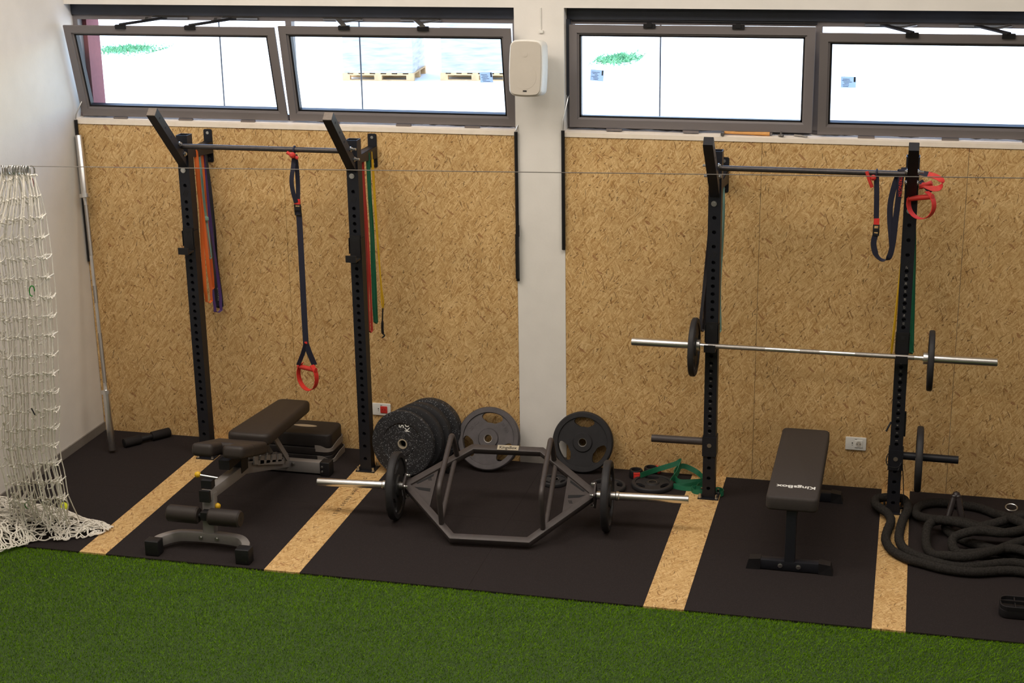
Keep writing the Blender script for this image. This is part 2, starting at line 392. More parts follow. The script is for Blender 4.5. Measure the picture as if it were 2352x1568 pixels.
# ------------------------------------------------------------------ setting
ROOMX, ROOMY, CEIL = 12.5, -15.0, 5.3
struct('floor', MB().boxb(-.2, ROOMX+.2, ROOMY-.2, .35, -.14, -.016), 'slab', smooth=False)
struct('wall_left', MB().boxb(-.25, 0, ROOMY, .1, -.1, CEIL), 'plaster', smooth=False)
wb = MB().boxb(0, ROOMX, .018, .12, -.1, 2.262)                     # parapet behind the boards
wb.boxb(3.125, 3.447, 0, .12, -.1, CEIL)                           # pillar between the windows
wb.boxb(0, 3.125, 0, .09, 3.05, CEIL); wb.boxb(3.447, ROOMX, 0, .09, 3.05, CEIL)
wb.boxb(-.25, ROOMX, .09, .35, 3.075, CEIL)
wb.boxb(7.9, ROOMX, 0, .12, 2.262, 3.05)
struct('wall_back', wb, 'plaster', smooth=False)
struct('wall_right', MB().boxb(ROOMX, ROOMX+.25, ROOMY, .35, -.1, CEIL), 'plaster', smooth=False)
struct('wall_front', MB().boxb(-.25, ROOMX+.25, ROOMY-.25, ROOMY, -.1, CEIL), 'plaster', smooth=False)
struct('ceiling', MB().boxb(-.25, ROOMX+.25, ROOMY-.25, .35, CEIL, CEIL+.2), 'plaster', smooth=False)
# white sills with a ragged foam line towards the frame
def sill(x0, x1):
    mb = MB(); n = int((x1-x0)/.02); vs = []; fs = []
    rnd = random.Random(int(x0*10)+3); off = 0
    for i in range(n+1):
        x = x0+(x1-x0)*i/n
        off = max(0, min(.012, off+rnd.uniform(-.004, .004)))
        vs += [(x, -.006, 2.2425), (x, -.006, 2.2705), (x, .052, 2.2755), (x, .088, 2.278+off), (x, .1, 2.279+off)]
    for i in range(n):
        for j in range(4): fs.append((i*5+j, i*5+5+j, i*5+6+j, i*5+1+j))
    fs += [(0, 1, 2, 3, 4), (n*5+4, n*5+3, n*5+2, n*5+1, n*5)]
    return mb.add(vs, fs)
M['sill'] = mat('white sill paint', S((236, 224, 208)), .7, var=.04, vscale=15)
struct('trim_1', sill(0, 3.125), 'sill', ang=20); struct('trim_2', sill(3.447, 7.9), 'sill', ang=20)
# OSB cladding, one sheet each
xs1 = [0.002, 1.5135, 3.1245]; xs2 = [3.4475, 4.699, 5.937, 7.187, 8.437]
k = 3
for xs in (xs1, xs2):
    for a, b in zip(xs, xs[1:]):
        struct('trim_%d' % k, MB().boxb(a+.0012, b-.0012, 0, .018, -.016, 2.242), 'osb', smooth=False); k += 1
struct('baseboard_left', MB().boxb(0, .012, -6, -.002, 0, .062), 'greycap', smooth=False)
struct('baseboard_back', MB().boxb(3.126, 3.446, -.01, .0, 0, .055), 'greycap', smooth=False)

# windows -----------------------------------------------------------
FZ0, FZ1 = 2.262, 3.05
def outer_frame(x0, x1, mulls, k):
    mb = MB()
    mb.boxb(x0, x1, .108, .16, FZ0, 2.321); mb.boxb(x0, x1, .1, .16, 2.94, 2.985)
    mb.boxb(x0, x0+.035, .1, .16, 2.305, 2.94); mb.boxb(x1-.035, x1, .1, .16, 2.305, 2.94)
    for m_ in mulls: mb.boxb(m_-.021, m_+.021, .1, .16, 2.305, 2.94)
    o = struct('trim_%d' % k, mb, 'frame', smooth=False)
    struct('blind_box', MB().boxb(x0, x1, .085, .3, 2.973, FZ1+.02), 'blackbox', parent=o, smooth=False)
    struct('outer_sill', MB().boxb(x0, x1, .16, .42, 2.22, 2.262), 'white', parent=o, smooth=False)
    return o
of1 = outer_frame(0.0, 3.125, [1.567], 20)
of2 = outer_frame(3.447, 7.9, [5.012, 6.6], 21)
struct('gear_rail', MB().boxb(3.449, 3.470, .06, .1, 2.50, 2.975), 'blackbox', parent=of2, smooth=False)
def sash(idx, x0, x1, tilt, sticker=None, arms=None, h=.645):
    w = x1-x0; cx = (x0+x1)/2
    r = bpy.data.objects.new('window_%d' % idx, None); COL.objects.link(r); r['kind'] = 'structure'
    r.location = (cx, .075, 2.298); r.rotation_euler = (radians(tilt), 0, 0); ORG[r.name] = V((0, 0, 0))
    hw = w/2; fw = .062
    mb = MB()
    prof = [(-.0, -.03), (.05, -.03), (.05, -.022), (fw, -.018), (fw, .03), (.026, .03), (.026, -.016), (-.0, -.016)]   # inward distance, y
    cs = [(-hw, 0), (hw, 0), (hw, h), (-hw, h)]; ins = [(1, 1), (-1, 1), (-1, -1), (1, -1)]
    n = len(prof); vs = []
    for (px, pz), (ix, iz) in zip(cs, ins):
        for d, y in prof: vs.append((px+ix*d, y, pz+iz*d))
    fs = [(c*n+j, ((c+1) % 4)*n+j, ((c+1) % 4)*n+(j+1) % n, c*n+(j+1) % n) for c in range(4) for j in range(n)]
    mb.add(vs, fs)
    part('sash_frame', mb, 'frame', r, local=True, smooth=False)
    g = MB()
    for (a, b, c, d) in ((-hw+fw, hw-fw, fw, fw+.011), (-hw+fw, hw-fw, h-fw-.011, h-fw), (-hw+fw, -hw+fw+.011, fw, h-fw), (hw-fw-.011, hw-fw, fw, h-fw)):
        g.boxb(a, b, -.012, .028, c, d)
    part('glazing_gasket', g, 'blackpl', r, local=True, smooth=False)
    part('glass_pane', MB().add([(-hw+fw, .012, fw), (hw-fw, .012, fw), (hw-fw, .012, h-fw), (-hw+fw, .012, h-fw)], [(0, 1, 2, 3)]), 'glass', r, local=True, smooth=False, recalc=False)
    if sticker:
        sx, sz, sw, sh, rot = sticker
        st = part('sticker', MB().box((sx-cx, .0155, sz), (sw, .0008, sh), Matrix.Rotation(radians(rot), 3, 'Y')), 'sticker', r, local=True, smooth=False)
        pr = MB(); rr = random.Random(idx)
        R3 = Matrix.Rotation(radians(rot), 3, 'Y')
        for i in range(6):
            yy = -sh*.38+i*sh*.13; ln = sw*rr.uniform(.3, .6)
            pr.box(V((sx-cx, .0148, sz))+R3 @ V((-sw*.1+rr.uniform(-.1, .1)*sw, 0, yy)), (ln, .0006, sh*.045), R3)
        pr.box(V((sx-cx, .0148, sz))+R3 @ V((sw*.4, 0, sh*.25)), (sw*.12, .0006, sh*.45), R3)
        part('sticker_print', pr, 'greyprint', st, local=True, smooth=False)
    for t in (-.62, .02, .62):
        part('hinge', MB().boxb(hw*t-.05, hw*t+.05, -.04, -.02, -.018, -.003), 'frame', r, local=True, smooth=False)
    # folding stays
    Ri = Matrix.Rotation(radians(-tilt), 3, 'X')
    for ax in (arms or []):
        base = V((ax[0]-cx, -.026, h+.004)); b = MB()
        b.box(base+V((0, -.004, -.008)), (.075, .02, .026))
        if tilt > 1:
            top = Ri @ (V((ax[0]+ax[1], .088, 2.957))-V(r.location))
            tp2 = Ri @ (V((ax[0]+ax[2], .088, 2.957))-V(r.location))
            b2 = MB(); b2.sweep([base+V((0, -.012, .01)), top], rectprof(.034, .009, 0)); part('stay_arm', b2, 'steel2' if ax[3] else 'blackpl', r, local=True, smooth=False)
            mid = base.lerp(top, .55); b3 = MB(); b3.sweep([mid, tp2], rectprof(.022, .007, 0)); b3.sweep([top-V((.1, 0, 0)), top+V((.16, 0, 0))], rectprof(.02, .012, 0))
            part('stay_rail', b3, 'steel2', r, local=True, smooth=False)
        else:
            b.box(base+V((0, -.012, .0)), (.03, .014, .03))
        part('stay_bracket', b, 'blackpl', r, local=True, smooth=False)
    return r
sash(1, .036, 1.549, 13.5, None, [(.46, .24, .10, False), (.96, .24, .10, False)])
sash(2, 1.564, 3.121, 11.0, (2.93, .31, .083, .068, -2), [(2.02, -.1, .07, True), (2.55, -.1, .07, True)])
sash(3, 3.470, 4.996, 0, (3.640, .325, .085, .07, 4), [(3.98, 0, 0, False), (4.53, 0, 0, False)])
sash(4, 5.030, 6.585, 12.5, (5.205, .325, .09, .07, 0), [(5.565, -.18, 0.02, False), (6.11, -.18, 0.02, False)])
sash(5, 6.62, 7.87, 0)
struct('added_sun_blocker', MB().boxb(-1, ROOMX, .35, .78, 4.0, 4.2), 'plaster', smooth=False)  # unseen overhang, added to keep direct sun from entering the windows
struct('wall_outer', MB().boxb(-.8, .062, .17, .34, -.2, 4.0), 'brick', smooth=False)
struct('pillar_outer', MB().boxb(3.125, 3.447, .12, .34, -.2, 4.0), 'brick', smooth=False)
# rollers lying in front of the frame
struct('gear_rod', MB().cyl((3.48, .09, 2.968), (5.0, .09, 2.962), .007, 8), 'blackpl', parent=of2)

# ------------------------------------------------------------------ outside
struct('ground', MB().boxb(-60, 60, .36, 110, -.3, -.02), 'concrete', smooth=False)
struct('lawn', MB().boxb(-60, 60, 110, 200, -.3, 0), 'leaf', smooth=False)
def pallet_stack(x, y, w, d, rotz, label, hgt):
    t = thing('loaded_pallet', label, 'pallet', (x, y, -.02), 'wrapped pallets in the yard', (0, 0, radians(rotz)))
    ORG[t.name] = V((0, 0, 0))
    p = MB()
    for yy in (0, d/2-.05, d-.1):
        p.boxb(0, w, yy, yy+.1, 0, .022)
        for xx in (0, w/2-.07, w-.14): p.boxb(xx, xx+.14, yy, yy+.1, .022, .1)
        p.boxb(0, w, yy, yy+.1, .1, .122)
    for i in range(7): p.boxb(i*(w-.1)/6, i*(w-.1)/6+.1, 0, d, .122, .144)
    part('pallet', p, 'wood', t, local=True, smooth=False)
    g = MB(); n = 16; rr = random.Random(int(x*7)); rings = []
    for k in range(9):
        z = .144+hgt*k/8; ring = []
        for (px, py) in [(w*i/n, 0) for i in range(n)]+[(w, d*i/n) for i in range(n)]+[(w-w*i/n, d) for i in range(n)]+[(0, d-d*i/n) for i in range(n)]:
            cxx, cyy = px-w/2, py-d/2; s_ = .97+rr.uniform(-.012, .012); ring.append((w/2+cxx*s_, d/2+cyy*s_, z))
        rings.append(ring)
    m_ = len(rings[0]); vs = [p_ for r_ in rings for p_ in r_]
    fs = [(a*m_+j, a*m_+(j+1) % m_, (a+1)*m_+(j+1) % m_, (a+1)*m_+j) for a in range(8) for j in range(m_)]+[tuple(8*m_+j for j in range(m_))]
    part('wrapped_load', g.add(vs, fs), 'wrap', t, local=True, ang=12)
    return t
pallet_stack(-4.62, 17.95, 1.34, 1.1, 5, 'wrapped pallet stack nearest the left half of the second window', .95)
pallet_stack(-2.82, 18.2, 1.3, 1.1, 4, 'wrapped pallet stack partly behind the speaker side of the second window', .95)
def bush(x, y, w, label, seed):
    rr = random.Random(seed); b = MB()
    for i in range(900):
        a = rr.gauss(0, w*.32); px = x+max(-w*.55, min(w*.55, a)); py = y+rr.gauss(0, .35); hh = rr.uniform(.02, .11)*max(.3, 1-abs(px-x)/(w*.6))
        an = rr.uniform(0, pi); dx, dy = cos(an)*.022, sin(an)*.022
        b.add([(px-dx, py-dy, -.02), (px+dx, py+dy, -.02), (px+rr.uniform(-.1, .1), py+rr.uniform(-.1, .1), hh)], [(0, 1, 2)])
    single('weed_patch', b, 'leaf', label, 'plant', smooth=False, recalc=False, loc=None)['kind'] = 'stuff'
bush(-11.0, 21.9, 1.4, 'green weed patch on the yard seen through the leftmost window', 3)
bush(-.15, 21.6, .75, 'green weed patch on the yard seen through the closed window', 5)
RODL = ['thin vertical steel rod outside the leftmost window', 'thin vertical steel rod in front of the wrapped pallets outside', 'thin vertical steel rod outside the wall pillar behind the speaker', 'thin vertical steel rod outside the closed window']
rod0 = None
for i, x in enumerate((.78, 1.83, 2.88, 3.94)):
    if rod0 is None:
        rod0 = single('steel_rod', MB().cyl((0, 0, 0), (0, 0, 3.6), .0055, 8), 'rod', RODL[0], 'rod', 'rods outside the windows', loc=(0, 0, 0)); rod0.location = (x, .75, -.02)
    elif i != 2: copy_tree(rod0, (x, .75, -.02), RODL[i])

# ------------------------------------------------------------------ floor covering
strips = [(.873, 1.046), (2.064, 2.284), (4.305, 4.53), (5.537, 5.713)]
SL = ['OSB floor strip leftmost, its front end under the net tip', 'OSB floor strip with black stamped lettering under the second upright', 'OSB floor strip under the left upright of the barbell rack', 'OSB floor strip that the battle rope loops across']
for (a, b), l in zip(strips, SL):
    mb = MB().boxb(a, b, -1.981, 0, -.016, 0)
    o = single('floor_strip', mb, 'osbf', l, 'floor board', 'osb strips between the mats', smooth=False)
    if a == 2.064:
        text('O S B 3   1 8 M M   E N 3 0 0   C E  E 1', .036, frame_mat((2.186, -.83, .0008), (.012, -1, 0), (1, .012, 0)), 'stampprint', 'stamped_print', o, .0002, sx=1.12)
bays = [(.012, .873), (1.046, 2.064), (2.284, 4.305), (4.53, 5.537), (5.713, 8.4)]
bw = ['left corner bay', 'adjustable bench bay', 'trap bar bay', 'flat bench bay', 'battle rope bay']
def rubber_mat(a, b, y0, y1, label):
    g = .0005
    single('rubber_mat', MB().boxb(a+g, b-g, y0+g, y1-g, -.016, -.0005), 'rubber', label, 'floor mat', 'black rubber floor mats', smooth=False)
for (a, b), l in zip(bays, bw):
    cuts = [a]
    if b-a > 1.5:
        x = a
        while x+1.01 < b-.05: x += 1.0105; cuts.append(x)
    cuts.append(b)
    for i in range(len(cuts)-1):
        for y0, y1, w in ((-.983, 0, 'next to the wall'), (-1.981, -.983, 'next to the turf')):
            side = '' if len(cuts) == 2 else (', left half' if i == 0 else ', right half' if len(cuts) == 3 else ', %s tile' % ('middle', 'right')[i-1])
            rubber_mat(cuts[i], cuts[i+1], y0, y1, 'black rubber mat in the %s %s%s' % (bw[bays.index((a, b))], w, side))
# turf
struct('turf_base', MB().boxb(0, 9.5, -5.0, -1.983, -.016, -.012), 'turfbase', smooth=False)
def turf():
    import numpy as np
    rng = np.random.default_rng(5)
    n = 420000
    x = rng.uniform(0, 8.2, n); y = -1.982-rng.uniform(0, 1, n)**1.15*2.1
    a = rng.uniform(0, 2*pi, n); h = rng.uniform(.007, .016, n); w = rng.uniform(.0010, .0019, n)
    lx = rng.normal(0, .006, n)+.003; ly = np.minimum(rng.normal(0, .006, n), .004)
    vs = np.empty((n, 3, 3))
    vs[:, 0] = np.stack([x-np.cos(a)*w, y-np.sin(a)*w, np.full(n, -.0125)], 1)
    vs[:, 1] = np.stack([x+np.cos(a)*w, y+np.sin(a)*w, np.full(n, -.0125)], 1)
    vs[:, 2] = np.stack([x+lx, y+ly, -.0125+h], 1)
    me = bpy.data.meshes.new('turf_pile'); me.vertices.add(3*n); me.vertices.foreach_set('co', vs.reshape(-1))
    me.loops.add(3*n); me.loops.foreach_set('vertex_index', np.arange(3*n, dtype=np.int32))
    me.polygons.add(n); me.polygons.foreach_set('loop_start', np.arange(0, 3*n, 3, dtype=np.int32)); me.polygons.foreach_set('loop_total', np.full(n, 3, dtype=np.int32))
    me.update()
    patch = .5+.5*np.sin(x*9+np.sin(y*7)*2)*np.sin(y*11+np.sin(x*5)*2)
    t = np.clip(rng.normal(.42, .2, n)+.12*(patch-.5), 0, 1)
    at = me.attributes.new('tint', 'FLOAT', 'FACE'); at.data.foreach_set('value', t.astype(np.float32))
    me.materials.append(M['grass'])
    o = bpy.data.objects.new('turf_pile', me); COL.objects.link(o)
    o['label'] = 'short green artificial turf pile along the front of the mats'; o['category'] = 'turf'; o['kind'] = 'stuff'
turf()
# ------------------------------------------------------------------ squat racks
UW = .078
def upright_mesh(x, yf, z1, holes):
    """hollow square post, front face at yf with bored holes"""
    mb = MB(); h = UW/2; t = .004; yb = yf+UW
    hs = sorted(holes); zc = [0.0]
    cells = []
    r = .0125
    z = 0.0
    for hz in hs:
        a, b = hz-.022, hz+.022
        if a > z+1e-4: cells.append((z, a, None))
        cells.append((max(a, z), b, hz)); z = b
    cells.append((z, z1, None))
    n = 16
    for a, b, hz in cells:
        if hz is None:
            mb.add([(x-h, yf, a), (x+h, yf, a), (x+h, yf, b), (x-h, yf, b)], [(0, 1, 2, 3)]); continue
        ci = [(x+r*cos(2*pi*i/n), yf, hz+r*sin(2*pi*i/n)) for i in range(n)]
        cb = [(x+r*cos(2*pi*i/n), yf+.03, hz+r*sin(2*pi*i/n)) for i in range(n)]
        ou = []
        for i in range(n):
            c_, s_ = cos(2*pi*i/n), sin(2*pi*i/n); k = max(abs(c_), abs(s_))
            ox, oz = c_/k*h, s_/k
            zz = hz+(oz*(b-hz) if oz > 0 else oz*(hz-a)); ou.append((x+ox, yf, zz))
        o = len(mb.v); mb.v += [V(p) for p in ci+cb+ou]
        for i in range(n):
            j = (i+1) % n
            mb.f.append((o+i, o+j, o+2*n+j, o+2*n+i)); mb.f.append((o+i, o+j, o+n+j, o+n+i))
        mb.f.append(tuple(o+n+i for i in range(n)))
        # corner triangles between the ring and the rectangle are covered by the mapping of the diagonal points
    for (xa, ya, xb, yb_) in ((x+h, yf, x+h, yb), (x+h, yb, x-h, yb), (x-h, yb, x-h, yf)):
        mb.add([(xa, ya, 0), (xb, yb_, 0), (xb, yb_, z1), (xa, ya, z1)], [(0, 1, 2, 3)])
    o = [(x-h, yf), (x+h, yf), (x+h, yb), (x-h, yb)]; i_ = [(x-h+t, yf+t), (x+h-t, yf+t), (x+h-t, yb-t), (x-h+t, yb-t)]
    vs = [(p[0], p[1], z1) for p in o]+[(p[0], p[1], z1) for p in i_]+[(p[0], p[1], z1-.12) for p in i_]
    mb.add(vs, [(a, (a+1) % 4, 4+(a+1) % 4, 4+a) for a in range(4)]+[(4+a, 4+(a+1) % 4, 8+(a+1) % 4, 8+a) for a in range(4)]+[(8, 9, 10, 11)])
    return mb
def bolt(mb, p, d, r=.011, l=.012):
    p = V(p); d = V(d).normalized(); mb.cyl(p-d*.002, p+d*.004, r*1.45, 12); mb.cyl(p, p+d*l, r, 6); return mb
YF = -.392
def make_rack(xs, ztop, armz, barz, brz, logo, hz, boltz, jz, pegs, numbers, label):
    cx = sum(xs)/2
    t = thing('squat_rack', label, 'rack', (cx, YF+UW/2, 0), 'wall racks')
    for i, x in enumerate(xs):
        u = part('upright', upright_mesh(x, YF, ztop, hz), 'powder', t, smooth=False)
        b = MB().boxb(x-.066, x+.066, YF-.022, YF+UW+.03, 0, .007)
        for sx in (-1, 1): b.boxb(x+sx*(UW/2)-.003, x+sx*(UW/2)+.003, YF-.01, YF+UW, .007, .03)
        part('base_plate', b, 'powder', u, smooth=False)
        for sx in (-1, 1):
            for yy in (YF-.008, YF+UW+.015): part('anchor_bolt', bolt(MB(), (x+sx*.053, yy, .007), Z, .008, .026), 'zinc', u, smooth=False)
        b1 = MB(); bolt(b1, (x-.004, YF, boltz), -Y, .012, .008); part('front_bolt', b1, 'zinc', u, smooth=False)
        lg = MB()
        for k in range(3):
            lg.box((x-.012+k*.011, YF-.0004, logo+.003-.004*k), (.006, .0016, .034), Matrix.Rotation(radians(24), 3, 'Y'))
        for k in range(3): lg.box((x+.004+k*.009, YF-.0004, logo+.022-.006*k), (.007, .0016, .01), Matrix.Rotation(radians(40), 3, 'Y'))
        part('claw_mark_cutout', lg, 'holedark', u, smooth=False)
        if numbers:
            tw = None
            for nn, z in numbers[i]:
                mx = frame_mat((x, YF-.0006, z), Z, -X)
                text(str(nn), .017, mx, 'greyprint', 'hole_number', u, .0003)
        # slanted pull-up arm
        y0, z0, y1, z1 = armz
        a = MB(); d = V((0, y1-y0, z1-z0)); w = .058
        p0, p1 = V((x, y0, z0)), V((x, y1, z1))
        a.sweep([V((x, YF+.036, z0-.012)), p1], [(-w/2, -w/2), (w/2, -w/2), (w/2, w/2), (-w/2, w/2)], up=(0, 1, 1))
        ar = part('slanted_arm', a, 'powder', t, smooth=False)
        dn = d.normalized(); up = V((1, 0, 0)).cross(dn)
        if up.z < 0: up = -up
        c = MB().box(p1+dn*.003, (w*.96, .008, w*.96), frame_mat((0, 0, 0), X, dn).to_3x3()); part('end_cap', c, 'powder' if pegs else 'capgrey', ar, smooth=False)
        for k in range(3):
            q = p1-dn*(.06+.10*k)+X*(w/2-.001); part('arm_hole', MB().cyl(q, q+X*.0018, .0075, 10), 'holedark', ar, smooth=False)
        s = -1 if i == 0 else 1
        bz = MB()
        for (yy, zz) in ((YF-.09, barz+.02), (YF-.03, barz-.055)):
            part('arm_bolt', bolt(MB(), (x-s*(w/2), yy, zz), (-s, 0, 0), .011, .014), 'zinc', ar, smooth=False)
            bz = MB().cyl((x+s*w/2, yy, zz), (x+s*(w/2+.035), yy, zz), .008, 8); part('arm_bolt', bolt(bz, (x+s*w/2, yy, zz), (s, 0, 0), .011, .014), 'zinc', ar, smooth=False)
        # wall bracket
        bx = x+.008
        w_ = MB().slab(.062, .225, .006, .012, .002, frame_mat((bx, -.0005, brz), X, Z)); w_.boxb(bx-.03, bx+.03, YF+UW, -.005, brz+.022, brz+.03)
        for sx in (-1, 1): w_.add([(bx+sx*.028-.003, YF+UW, brz+.03), (bx+sx*.028-.003, -.005, brz+.03), (bx+sx*.028-.003, -.005, brz-.05), (bx+sx*.028-.003, YF+UW, brz-.02),
                                   (bx+sx*.028+.003, YF+UW, brz+.03), (bx+sx*.028+.003, -.005, brz+.03), (bx+sx*.028+.003, -.005, brz-.05), (bx+sx*.028+.003, YF+UW, brz-.02)],
                                  [(0, 1, 2, 3), (7, 6, 5, 4), (0, 4, 5, 1), (1, 5, 6, 2), (2, 6, 7, 3), (3, 7, 4, 0)])
        br = part('wall_bracket', w_, 'powder', t, smooth=False)
        bs = MB()
        for zz in (.088, -.088): part('wall_screw', bolt(MB(), (bx, -.0065, brz+zz), -Y, .007, .005), 'zinc', br, smooth=False)
        # j hook: face plate and a cup
        zj0, zj1 = jz
        j = MB().boxb(x-.035, x+.035, YF-.012, YF-.001, zj0, zj1)
        j.boxb(x-.035, x+.035, YF-.095, YF-.012, zj0-.014, zj0-.002)
        j.boxb(x-.035, x+.035, YF-.105, YF-.093, zj0-.014, zj0+.03)
        j.boxb(x-.043, x-.0395, YF-.012, YF+.06, zj0+.02, zj1-.02); j.boxb(x+.0395, x+.043, YF-.012, YF+.06, zj0+.02, zj1-.02)
        jo = part('bar_hook', j, 'blackpl', t, smooth=False)
        tri = MB().add([(x-.018, YF-.0128, zj1-.02), (x+.018, YF-.0128, zj1-.02), (x, YF-.0128, zj1-.05)], [(0, 1, 2)])
        part('hook_mark', tri, 'holedark', jo, smooth=False, recalc=False)
        if pegs:
            p = MB(); e = x+s*(UW/2+.335)
            p.cyl((x+s*UW/2, YF+.03, .378), (e, YF+.03, .375), .0245, 20)
            part('peg_sleeve', MB().boxb(x-UW/2-.006, x+UW/2+.006, YF-.006, YF+UW+.006, .29, .42), 'powder', t, smooth=False)
            po = part('weight_peg', p, 'hammer' if i == 0 else 'powder', t)
            q = MB().cyl((x, YF-.006, .365), (x, YF-.009, .365), .014, 16); part('peg_pin', q, 'steel2', po)
    a, b = xs[0]+.03, xs[1]-.03
    part('pull_up_bar', MB().cyl((a, YF-.055, barz), (b, YF-.055, barz), .0165, 20), 'pullbar', t)
    return t
holes1 = [1.81-.05*k for k in range(30)]+[.27, .18, .09, 1.92]
holes1 = [h for h in holes1 if not 1.49 < h < 1.645]
RACK_L = make_rack((.977, 2.145), 2.252, (YF+.01, 2.062, -.775, 2.463), 2.192, 2.117, 1.868, holes1, 2.022, (1.492, 1.636), False, None,
                   'black wall rack at the left with slanted arms, resistance bands and an empty hook pair')
holes2 = [1.56-.05*k for k in range(23)]+[.28, .21, .14, .07, 1.66, 1.75, 1.84]
nums = [[(int(round((z-.43)/.05))+1, z+.025) for z in [.46+.05*k for k in range(10)]]+[(0, 0)][:0]]
nA = [(k+1, .445+.05*k) for k in range(10)]
nB = [(12-k, .985-.05*k) for k in range(11)]+[(k+15, 1.235+.05*k) for k in range(8)]
RACK_R = make_rack((4.46, 5.612), 2.248, (YF+.01, 1.985, -.765, 2.372), 2.158, 2.03, 1.607, holes2, 1.928, (1.028, 1.182), True, [nA, nB],
                   'black wall rack at the right carrying a loaded barbell')

# ------------------------------------------------------------------ bars and plates
def barbell(label, group=None):
    """along local X, centred"""
    t = thing('barbell', label, 'barbell', (0, 0, 0), group)
    hl = 1.1; sl = .425
    s = part('shaft', MB().cyl((-hl+sl, 0, 0), (hl-sl, 0, 0), .014, 18), 'chrome', t, local=True)
    for a, b in ((-.62, -.27), (-.06, .06), (.27, .62)): part('knurling', MB().cyl((a, 0, 0), (b, 0, 0), .0143, 18), 'knurl', s, local=True)
    for sg in (-1, 1):
        m = MB().lathe([(0, 0), (.0225, .0), (.0248, .004), (.0248, sl-.03), (.0248, sl-.03), (.0248, sl)], (sg*hl, 0, 0), (-sg, 0, 0), 24)
        m.lathe([(.0248, 0), (.037, .0), (.037, .026), (.016, .03), (.014, .055)], (sg*(hl-sl+.024), 0, 0), (-sg, 0, 0), 24)
        part('sleeve', m, 'chrome', t, local=True)
    return t
b0 = barbell('chrome barbell resting on the right rack hooks with one plate per side')
b0.location = (5.066, -.442, 1.041)
b1 = copy_tree(b0, (0, 0, 0), 'chrome barbell leaning upright in the left wall corner')
p0, p1 = V((.284, -.425, .025)), V((.035, -.032, 2.16)); d = (p1-p0).normalized()
b1.location = (p0+p1)/2; b1.rotation_euler = V((1, 0, 0)).rotation_difference(d).to_euler()

def tri_plate(r, th, hub=.026, rim_h=None, hole_r=(.50, .81), arc=33, rot=90, sides=3):
    """grip plate in local XZ plane (axis Y): rim, web with cut-outs, hub"""
    rim = th/2; web = th*.28
    rad = [(hub, th*.5), (r*.16, th*.5), (r*.30, th*.5), (r*.33, web)]
    r1, r2 = r*hole_r[0], r*hole_r[1]
    k = 8
    rad += [(r1+(r2-r1)*i/k, web) for i in range(k+1)]
    rad += [(r*.825, rim*.98), (r*.86, rim), (r*.96, rim), (r*.99, rim*.75), (r, rim*.5)]
    i0 = 4; i1 = 4+k
    nh, nw = 12, 16
    def wid(i):
        u = (i-i0)/k; return arc*max(0, sin(pi*min(1, (.07+u*.86))))**.34*(.62+.38*u)
    cols = []
    for s_ in range(sides):
        for j in range(nh): cols.append((s_, 'h', j/nh))
        for j in range(nw): cols.append((s_, 'w', j/nw))
    def ang(col, i):
        s_, kd, u = col; i_ = max(i0, min(i1, i)); w = wid(i_)
        c = rot+s_*360/sides
        return radians(c-w+2*w*u) if kd == 'h' else radians(c+w+(360/sides-2*w)*u)
    nr, nc = len(rad), len(cols); vs = []
    for sd in (-1, 1):
        for i, (ra, hy) in enumerate(rad):
            for c in cols:
                a = ang(c, i); vs.append((ra*cos(a), sd*hy, ra*sin(a)))
    fs = []; idx = lambda sd, i, j: (0 if sd < 0 else nr*nc)+i*nc+j % nc
    hole = lambda i, j: cols[j % nc][1] == 'h' and i0 <= i < i1
    for i in range(nr-1):
        for j in range(nc):
            if hole(i, j):
                continue
            for sd in (-1, 1): fs.append((idx(sd, i, j), idx(sd, i, j+1), idx(sd, i+1, j+1), idx(sd, i+1, j)))
            if hole(i+1, j) and i+1 < nr-1: fs.append((idx(-1, i+1, j), idx(-1, i+1, j+1), idx(1, i+1, j+1), idx(1, i+1, j)))
            if hole(i-1, j): fs.append((idx(-1, i, j), idx(-1, i, j+1), idx(1, i, j+1), idx(1, i, j)))
            if hole(i, j+1): fs.append((idx(-1, i, j+1), idx(-1, i+1, j+1), idx(1, i+1, j+1), idx(1, i, j+1)))
            if hole(i, j-1): fs.append((idx(-1, i, j), idx(-1, i+1, j), idx(1, i+1, j), idx(1, i, j)))
    for j in range(nc):
        for i in (0, nr-1): fs.append((idx(-1, i, j), idx(-1, i, j+1), idx(1, i, j+1), idx(1, i, j)))
    return MB().add(vs, fs)
def make_plate(label, r, th, m='plate', rot=90, mark=False, **kw):
    t = thing('weight_plate', label, 'weight plate', (0, 0, 0), 'grip weight plates'); ORG[t.name] = V((0, 0, 0))
    part('disc', tri_plate(r, th, rot=rot, **kw), m, t, local=True, ang=30)
    rg = MB().lathe([(.0255, -th/2-.001), (.0285, -th/2-.0015), (.0285, th/2+.0015), (.0255, th/2+.001)], (0, 0, 0), (0, 1, 0), 28, closed=True)
    part('hub_ring', rg, 'steel2', t, local=True)
    if mark:
        for a in (38, 142):
            c = V((r*.62*cos(radians(a)), -th*.28-.0006, r*.62*sin(radians(a)))); tg = V((sin(radians(a)), 0, -cos(radians(a))))
            text('20 KG', .03, frame_mat(c, tg, V((cos(radians(a)), 0, sin(radians(a))))), m, 'raised_lettering', t, .0015, local=True)
    return t
def place(o, loc, ax, spin=0):
    """put plate axis (local Y) along ax"""
    q = V((0, 1, 0)).rotation_difference(V(ax).normalized()); o.rotation_euler = (q.to_matrix() @ Matrix.Rotation(radians(spin), 3, 'Y')).to_euler(); o.location = loc
def rackplate(label, x, z, r, th, spin, yy, tilt=(1, .0, .0)):
    o = make_plate(label, r, th); place(o, (x, yy, z), tilt, spin); return o
rackplate('black grip plate on the left sleeve of the racked barbell', 4.358, 1.041-.013, .184, .036, 20, -.442)
